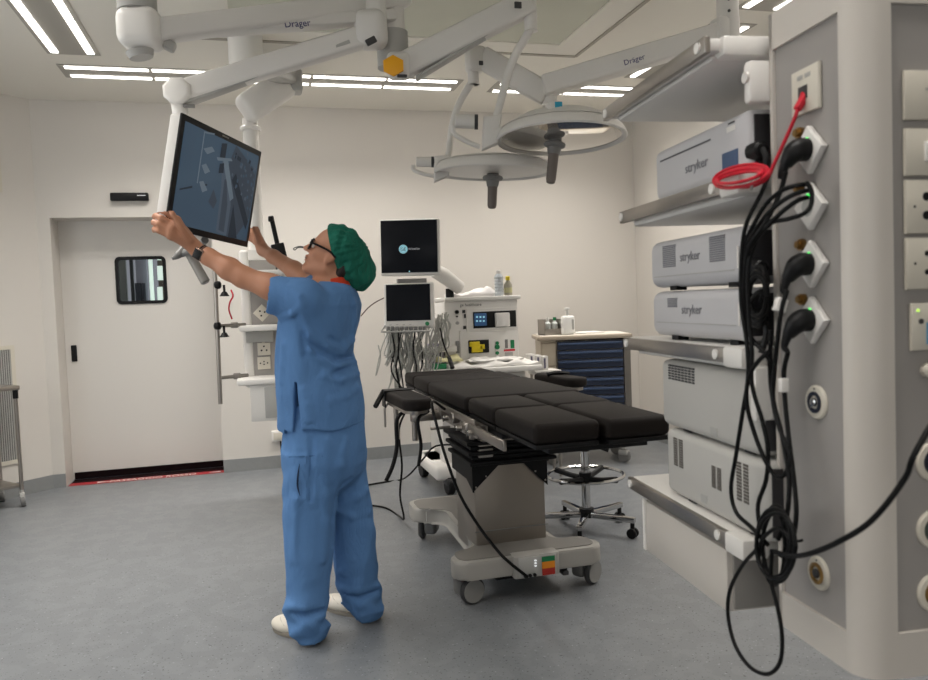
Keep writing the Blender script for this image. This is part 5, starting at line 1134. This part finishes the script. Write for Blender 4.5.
# ---- scrub top
def ellstack(secs, axes=(dF, dR)):           # secs: (z, cx, cy, ra, rb): elliptical sections stacked along z
    Z = np.array([q[0] for q in secs]); D = np.array(secs)
    def fn(P):
        z = P[..., 2]; v = [np.interp(z, Z, D[:, i]) for i in range(1, 5)]
        dx, dy = P[..., 0]-v[0], P[..., 1]-v[1]; a = dx*axes[0][0]+dy*axes[0][1]; b_ = dx*axes[1][0]+dy*axes[1][1]
        k0 = np.sqrt((a/v[2])**2+(b_/v[3])**2); k1 = np.sqrt((a/v[2]**2)**2+(b_/v[3]**2)**2)+1e-6
        d = np.where(k0 < 1e-4, -np.minimum(v[2], v[3]), k0*(k0-1)/k1); return np.maximum(d, np.maximum(Z[0]-z, z-Z[-1]))
    return fn
def sec(y, xl, xr, ratio=1.22, Y=3.2):       # section from the outline seen at row y between two image columns
    c_ = PT((xl+xr)/2, y, Y); w_ = (PT(xr, y, Y)-PT(xl, y, Y))[0]/2
    ha, hb = .88, .40*ratio; k_ = w_/math.sqrt(ha**2+hb**2); return (c_[2], c_[0], c_[1], k_, k_*ratio)
G = SDF((-.02, 2.88, .72), (.62, 3.62, 1.50), .005)
secs = [sec(y, xl, xr, rt) for y, xl, xr, rt in ((432, 283, 366, 1.12), (412, 281, 363.5, 1.12), (390, 278, 361.5, 1.15), (370, 278, 357, 1.2), (354, 278, 352.5, 1.28), (340, 279, 354, 1.32), (322, 281, 358, 1.36), (306, 284, 359.5, 1.36), (294, 292, 356, 1.3), (285, 306, 351, 1.15), (279, 318, 346, 1.0))]
G.put(ellstack(secs), (-.02, 2.9, .8), (.6, 3.6, 1.46), .012)
slvL = shL*.38+elL*.62+A3((0, 0, -.006)); slvR = shR*.4+elR*.6
def arm(a, b, m0, r0, r1): G.cap(a, b, r0, r1, .035)
G.cap(chest-dR*.12+A3((0, 0, .02)), shL+A3((0, 0, -.004)), .085, .078, .04).cap(shL+A3((0, 0, -.004)), PT(268.5, 293.5, 3.115), .076, .072, .03)
G.cap(chest+dR*.12+A3((0, 0, .02)), shR, .085, .075, .04).cap(shR, elR*.5+shR*.5, .072, .066, .03)
# folds: ridges pulled across the back and from the raised arm
def fold(pts, r=.012, k=.02, sink=.004, Y=3.2, op='add'):
    Q = []
    for x, y in pts:
        o_ = A3(CO); r_ = _ray(x, y); hit = None
        for t_ in np.arange(2.7, 3.5, .006):
            p = o_+r_*t_; i = np.round((p-G.lo)/G.h).astype(int)
            if (i >= 0).all() and (i < G.n).all() and G.F[tuple(i)] < 0: hit = p; break
        if hit is not None: Q.append(hit+r_/np.linalg.norm(r_)*(r-sink if op == 'add' else -r+sink))
    for a, b in zip(Q, Q[1:]): G.cap(a, b, r, r, k, op)
for pts in ([(354, 352), (340, 352), (326, 345), (312, 334)], [(353, 362), (338, 366), (322, 360), (306, 350)], [(356, 374), (340, 380), (324, 376)], [(346, 290), (352, 304), (354, 322), (350, 338)], [(300, 312), (308, 330), (312, 350)], [(352, 340), (344, 346), (334, 344)], [(330, 400), (345, 396), (357, 388)], [(304, 390), (307, 405), (310, 418)], [(284, 345), (284, 365), (283, 380)]): fold(pts)
for pts in ([(352, 357), (336, 359), (320, 352), (306, 341)], [(344, 345), (330, 339)], [(296, 316), (303, 335), (305, 355)], [(350, 368), (335, 374)]): fold(pts, .01, .018, .005, op='sub')
for pts in ([(282, 318), (292, 314), (300, 306)], [(290, 288), (300, 296), (303, 306)]): fold(pts, .009, .016, .003)
def drape(G, fn, band=.05):      # cloth folds: gentle displacement of the field near the surface
    ii = np.argwhere(np.abs(G.F) < band); P = G.lo+G.h*ii; G.F[tuple(ii.T)] += fn(P).astype(np.float32)
def rid(x): return 1-np.abs(np.sin(x))**.7             # sharp crease profile
def topfold(P):
    z, f, s_ = P[:, 2], P@dF, P@dR; u = z*.8+f*.55; w_ = z*.45-f*.9
    low = np.clip((1.25-z)/.22, 0, 1); up = 1-low
    d = -.006*rid(15*u+2.2*np.sin(7*w_+2*s_)+1.5*s_)*low*np.clip(.5+.5*np.sin(9*w_+3*u), .15, 1)
    d += -.0045*rid(9*f+7*s_+1.6*np.sin(6*z)+.6)*(.4+.6*up)
    return d+.003*np.sin(30*w_+4*np.sin(9*u))*low+.0025*np.sin(24*u+11*s_+3*np.sin(8*f))
drape(G, topfold)
# cut: hem, neck opening, sleeve ends, side slit
def half(pt, n):
    pt, n = A3(pt), A3(n)/np.linalg.norm(n); return lambda P: (P-pt)@n
def carve(fn, lo, hi, k=.004): G.put(lambda P: fn(P), lo, hi, k, 'sub', 0)
zh = PT(345, 422)[2]; zf = PT(290, 431)[2]
FULL = ((-.02, 2.88, .72), (.62, 3.62, 1.50))
sl0 = PT(296, 400); 
def hem(P):
    f = (P-sl0)@dF; zz = np.where(f > .0, zf, zh)+.006*np.sin(40*f); return P[..., 2]-zz
G.put(lambda P: hem(P), *FULL, .004, 'sub', 0)
sd = A3((-.965, .06, .16)); sd /= np.linalg.norm(sd); sc_ = PT(268, 294, 3.1)
G.put(lambda P: np.maximum(-((P-sc_)@sd), np.linalg.norm(P-sc_, axis=-1)-.145), sc_-.15, sc_+.15, .004, 'sub', 0)
G.cap(sc_-sd*.035, sc_+sd*.1, .062, .062, .006, 'sub')
sd2 = A3(elR-shR); sd2 /= np.linalg.norm(sd2); s2 = elR*.5+shR*.5
G.put(lambda P: np.maximum(-((P-s2)@sd2), np.linalg.norm(P-s2, axis=-1)-.14), s2-.15, s2+.15, .004, 'sub', 0)
G.ell(neckb+A3((-.005, .0, .012)), TA, (.078, .082, .04), .01, 'sub')
a, b_ = PT(297.5, 382, 3.05), PT(296.5, 446, 3.05)
ec = b_-a; el = np.linalg.norm(ec); ec /= el; ev = np.cross(dR, ec); ev /= np.linalg.norm(ev)
slit = lambda P: np.maximum(np.maximum(np.abs((P-a)@ev)-(.004+.02*np.clip((P-a)@ec/el, 0, 1.3)), -((P-a)@ec)), np.abs((P-a)@dR)-.13)
G.put(slit, np.minimum(a, b_)-.15, np.maximum(a, b_)+.15, .004, 'sub', 0)
top = G.mesh('scrub_top', SCRUB, person, 1)
# ---- trousers
G = SDF((-.05, 2.85, .0), (.66, 3.62, .95), .0055)
hp_ = [sec(y, xl, xr, 1.08) for y, xl, xr in ((492, 312, 342), (484, 300, 352), (474, 291, 360), (462, 286, 363.5), (445, 284.5, 364.5), (420, 285, 363), (400, 286, 360))]
G.put(ellstack(hp_), (-.02, 2.9, .6), (.6, 3.6, .95), .02)
def leg(rows, Y0, Y1):
    S2 = []
    for y, xl, xr in rows: t_ = (y-450)/190; S2.append(sec(y, xl, xr, 1.0, Y0+(Y1-Y0)*t_))
    G.put(ellstack(S2), (-.05, 2.85, 0), (.66, 3.6, .75), .03)
leg(((639, 289.5, 326), (630, 287.5, 326), (622, 286.5, 325), (612, 285.5, 326.5), (600, 286, 328.5), (580, 287, 330), (545, 286, 333.5), (510, 284.5, 336), (475, 284, 337), (452, 284.5, 338)), 3.15, 3.12)
leg(((617, 350, 381), (608, 344.5, 382), (598, 341, 381), (585, 338.5, 377.5), (560, 335, 376), (530, 333, 374.5), (500, 325, 370), (470, 318, 365), (452, 315, 365)), 3.27, 3.25)
for pts in ([(291, 606), (305, 611), (322, 606)], [(293, 618), (306, 622), (323, 616)], [(300, 630), (312, 627), (325, 622)], [(345, 588), (358, 592), (376, 584)], [(348, 598), (362, 604), (379, 597)], [(357, 612), (370, 608), (380, 605)], [(336, 585), (346, 572), (352, 560)], [(345, 500), (356, 497), (366, 490)], [(340, 510), (352, 516), (368, 512)], [(326, 440), (325, 480), (324, 520), (323, 560)], [(298, 450), (297, 500), (296, 560)], [(345, 440), (340, 465), (332, 490)]): fold(pts, .010, .022, .005)
for pts in ([(333, 545), (333, 520), (336, 500), (344, 485), (350, 480)], [(292, 612), (306, 616), (323, 611)], [(346, 593), (360, 598), (377, 590)], [(312, 440), (312, 470), (311, 500)]): fold(pts, .009, .016, .004, op='sub')
def legfold(P):
    z, f, s_ = P[:, 2], P@dF, P@dR; a_ = np.clip((.27-z)/.16, 0, 1)
    d = -.010*rid(27*z+6*f+5*s_+1.8*np.sin(9*s_+8*f))*a_+.004*np.sin(70*z+25*f-14*s_)*a_
    d += -.005*rid(14*f+8*s_+1.2*np.sin(5*z))*(1-.6*a_)
    return d+.0022*np.sin(17*z+29*f+4*np.sin(11*z+9*s_))
drape(G, legfold)
for hl, te in ((Zp(321, 640, 0), Zp(274.5, 628, 0)), (Zp(380, 619, 0), Zp(324, 606, 0))):
    hl, te = A3(hl), A3(te); dd = te-hl; dd /= np.linalg.norm(dd); mid = hl+dd*.08
    G.put(lambda P: np.maximum(P[..., 2]-(.012+1.15*np.clip((P-hl)@dd-.015, 0, .2)), np.linalg.norm((P-mid)[..., :2], axis=-1)-.125), hl-.2, hl+.25, .004, 'sub', 0)
tr = G.mesh('scrub_trousers', SCRUB, person, 1)
# cargo pocket on the near thigh with its slit
def onleg(x, y):
    r_ = _ray(x, y)
    for t_ in np.arange(2.7, 3.5, .004):
        p = A3(CO)+r_*t_; i = np.round((p-G.lo)/G.h).astype(int)
        if (i >= 0).all() and (i < G.n).all() and G.F[tuple(i)] < 0: return p
    return PT(x, y)
mb = MB(); gx, gy = np.linspace(289, 323, 9), np.linspace(456, 499, 9); vv = [[mb.bm.verts.new(V(onleg(x, y)-_ray(x, y)*.003)) for x in gx] for y in gy]; v2 = [[mb.bm.verts.new(V(onleg(x, y)+_ray(x, y)*.01)) for x in gx] for y in gy]
for i in range(8):
    for j in range(8): mb.bm.faces.new((vv[i][j], vv[i][j+1], vv[i+1][j+1], vv[i+1][j]))
for i in range(8):
    for a_ in (0, 8): mb.bm.faces.new((vv[i][a_], vv[i+1][a_], v2[i+1][a_], v2[i][a_])); mb.bm.faces.new((vv[a_][i], vv[a_][i+1], v2[a_][i+1], v2[a_][i]))
pk = mb.build('thigh_pocket', SCRUB, tr)
MB().tube([V(onleg(x, y)-_ray(x, y)*.0042) for x, y in ((299.5, 464), (298, 475), (297.5, 486), (300, 496))], [.001, .0035, .0035, .001], 6, 4).build('pocket_slit', mat('slit_shadow_cloth', '#1d2c47', .9), pk)
MB().tube([V(onleg(x, y)-_ray(x, y)*.0035) for x, y in ((289, 457), (300, 456.5), (312, 456), (323, 456))], .0028, 6, 4).build('pocket_hem', SCRUBD, pk)
# undershirt collar, hair, cap
C = SDF(neckb-.16, neckb+.16, .005); C.cap(neckb+A3((0, 0, -.05)), neckb+A3((-.0, 0, .02)), .078, .064, .01)
C.put(lambda P: P[..., 2]-(neckb[2]+.016)-.25*((P-neckb)@(-dF)), neckb-.16, neckb+.16, .004, 'sub', 0) if False else None
C.put(lambda P: (neckb[2]+.022-P[..., 2]-.1*((P-neckb)@dF)), neckb-.16, neckb+.16, .004, 'sub', 0)
C.mesh('undershirt_collar', mat('orange_undershirt', '#c8432a', .8, spec=.2), person, 1)
C = SDF(HC-.2, HC+.2, .005); C.ell(H(-.072, -.04, 0), HA, (.036, .06, .060), .02).ell(H(-.06, -.075, 0), HA, (.028, .03, .05), .02); C.ell(H(-.03, .03, 0), HA, (.07, .075, .07), .02)
C.mesh('hair', HAIR, person, 1)
cc = PT(350.5, 259.5, 3.22); la = PT(365, 291, 3.22)-PT(338, 228, 3.22); la /= np.linalg.norm(la); fa = np.cross(la, dR); fa /= np.linalg.norm(fa); ra_ = np.cross(fa, la)
C = SDF(cc-.22, cc+.22, .0045); C.ell(cc, (la, fa, ra_), (.133, .080, .105), .02).ell(H(-.008, .03, 0), HA, (.108, .090, .085), .02).ell(cc+la*.055, (la, fa, ra_), (.075, .078, .095), .02)
p1, p2 = PT(330.5, 230, 3.22), PT(342, 283, 3.22); ed = p2-p1; ed /= np.linalg.norm(ed); nn_ = np.cross(ed, HR); nn_ /= np.linalg.norm(nn_)
if nn_[0] > 0: nn_ = -nn_
C.put(lambda P: -((P-p1)@nn_)-.0, cc-.22, cc+.22, .012, 'sub', 0)
def pleat(P):
    q = P-H(0, .0, 0); th_ = np.arctan2(q@HR, q@ed); fd = np.clip((p1-P)@nn_*-1, -.5, .5); dist = np.clip(-(P-p1)@nn_, 0, .2)
    return .0024*np.sin(21*th_+9*dist+2.5*np.sin(3*th_)+2*np.sin(31*dist))*np.clip(dist/.03, 0, 1)+.0028*np.sin(70*(P@la)+30*(P@ra_)+4*np.sin(26*(P@fa)+9*(P@la)))*np.clip(dist/.05, 0, 1)+.0015*np.sin(140*(P@fa)+40*(P@la))
sl, P_ = C.region(cc-.22, cc+.22); C.F[sl] += pleat(P_).astype(np.float32)
cap_ = C.mesh('surgical_cap', CAPM, person, 1)
# glasses, eyes, brow
g = MB()
for s_ in (-1, 1):
    g.tube([V(H(.094-.0045*abs(math.cos(a_))*(1 if s_*math.cos(a_) > 0 else 0)*2, -.006+.019*math.sin(a_), s_*.034+.026*math.cos(a_))) for a_ in [2*PI*q/14 for q in range(14)]], .0042, 6, 2, True)
    g.tube([V(H(.088, .002, s_*.06)), V(H(.06, .004, s_*.072)), V(H(.0, .002, s_*.076)), V(H(-.03, -.012, s_*.075))], .0048, 6)
g.tube([V(H(.097, .0, -.009)), V(H(.099, .003, 0)), V(H(.097, .0, .009))], .003, 6)
gl = g.build('glasses', BLACK, person)
g = MB()
for s_ in (-1, 1): g.prism([(.023*math.cos(2*PI*q/14), .016*math.sin(2*PI*q/14)) for q in range(14)], -.0006, .0006, basis(H(.0925, -.006, s_*.034), HR, HU, HF))
g.build('lens', GLASS, gl)
for s_ in (-1, 1):
    e = MB().sphere(V(H(.073, -.006, s_*.030)), .012).build('eye', mat('eye_white', '#cfc8c0', .3), person)
    MB().sphere(V(H(.0815, -.005, s_*.031)), .005).build('iris', mat('iris_brown', '#20120c', .3), e)
    MB().tube([V(H(.091, .014, s_*.014)), V(H(.090, .019, s_*.028)), V(H(.079, .017, s_*.044))], [.003, .004, .002], 6).build('eyebrow', HAIR, person)
MB().ell if False else None
MB().tube([V(H(.0935, -.0635, .016)), V(H(.0965, -.0632, 0)), V(H(.0935, -.0635, -.016))], [.002, .0035, .002], 6).build('lips', mat('lip_skin', '#8d4f45', .5), person)
# watch and ring
wd = A3(elL-wrL); wd /= np.linalg.norm(wd); wc = wrL+wd*.022
tv = -_ray(200, 252); tv = tv-wd*(tv@wd); tv /= np.linalg.norm(tv); sv = np.cross(wd, tv)
face_dir = tv*.93-sv*.36*(1 if (sv@zU) > 0 else -1); face_dir /= np.linalg.norm(face_dir); sv2 = np.cross(wd, face_dir)
wt = MB().tube([V(wc+(face_dir*math.cos(a_)+sv2*math.sin(a_))*.0285) for a_ in [2*PI*q/20 for q in range(20)]], .0052, 8, 2, True)
wt.tube([V(wc+wd*.009+(face_dir*math.cos(a_)+sv2*math.sin(a_))*.0288) for a_ in [2*PI*q/20 for q in range(20)]], .0048, 8, 2, True)
wt = wt.build('watch_strap', mat('dark_strap', '#241214', .5), person)
WR = Matrix([list(sv2), list(wd), list(face_dir)]).transposed()
wf = MB().box(V(wc+wd*.004+face_dir*.031), (.046, .040, .012), WR, .005, 3).build('watch_case', mat('pale_gold', '#b59a8c', .25, 1), wt)
MB().box(V(wc+wd*.004+face_dir*.0372), (.038, .033, .003), WR, .0008).build('watch_face', BLACK, wf)
rp = (A3(PT(158, 225, 3.2))*.45+A3(PT(170.5, 232, 3.198))*.55); rd = A3(PT(158, 225, 3.2))-A3(PT(170.5, 232, 3.198)); rd /= np.linalg.norm(rd); r1_ = np.cross(rd, zU); r1_ /= np.linalg.norm(r1_); r2_ = np.cross(rd, r1_)
MB().tube([V(rp+(r1_*math.cos(a_)+r2_*math.sin(a_))*.0112) for a_ in [2*PI*q/16 for q in range(16)]], .0016, 6, 2, True).build('ring', mat('gold', '#c9973f', .2, 1), person)
# shoes
def shoe(heel, toe):
    heel, toe = A3(heel), A3(toe); heel[2] = toe[2] = 0; d = toe-heel; L = np.linalg.norm(d); d /= L; e = np.cross(zU, d)
    lo, hi = np.minimum(heel, toe)-.08, np.maximum(heel, toe)+.08; lo[2] = -.02; hi[2] = .16
    Q = SDF(lo, hi, .005); q = lambda f, s_, z: heel+d*f+e*s_+zU*z
    Q.ell(q(L*.68, 0, .032), (d, e, zU), (L*.33, .05, .036), .02).ell(q(L*.28, 0, .045), (d, e, zU), (L*.29, .04, .045), .03).cap(q(L*.15, 0, .055), q(L*.42, 0, .058), .034, .032, .03)
    Q.put(lambda P: P[..., 2]-.014, lo, hi, .003, 'sub', 0)
    o = Q.mesh('shoe', SHOE, person, 2)
    P = []
    for i in range(24):
        a_ = 2*PI*i/24; x = math.cos(a_); y = math.sin(a_); w_ = .048 if x > 0 else .036; P.append((L*.5+L*.515*x, w_*y))
    MB().prism(P, .0, .016, basis(heel, d, e, zU), .004, 2).build('sole', mat('shoe_sole', '#8a8378', .6), o)
    Mt = basis(heel, d, e, zU); MB().tube([Mt @ V((L*.60, -.044, .046)), Mt @ V((L*.74, -.028, .060)), Mt @ V((L*.80, 0, .063)), Mt @ V((L*.74, .028, .060)), Mt @ V((L*.60, .044, .046))], .0022, 6).build('toe_seam', mat('shoe_seam', '#bcb5a8', .6), o)
    return o
shoe(Zp(321, 640, 0), Zp(274.5, 628, 0)); shoe(Zp(380, 619, 0), Zp(324, 606, 0))
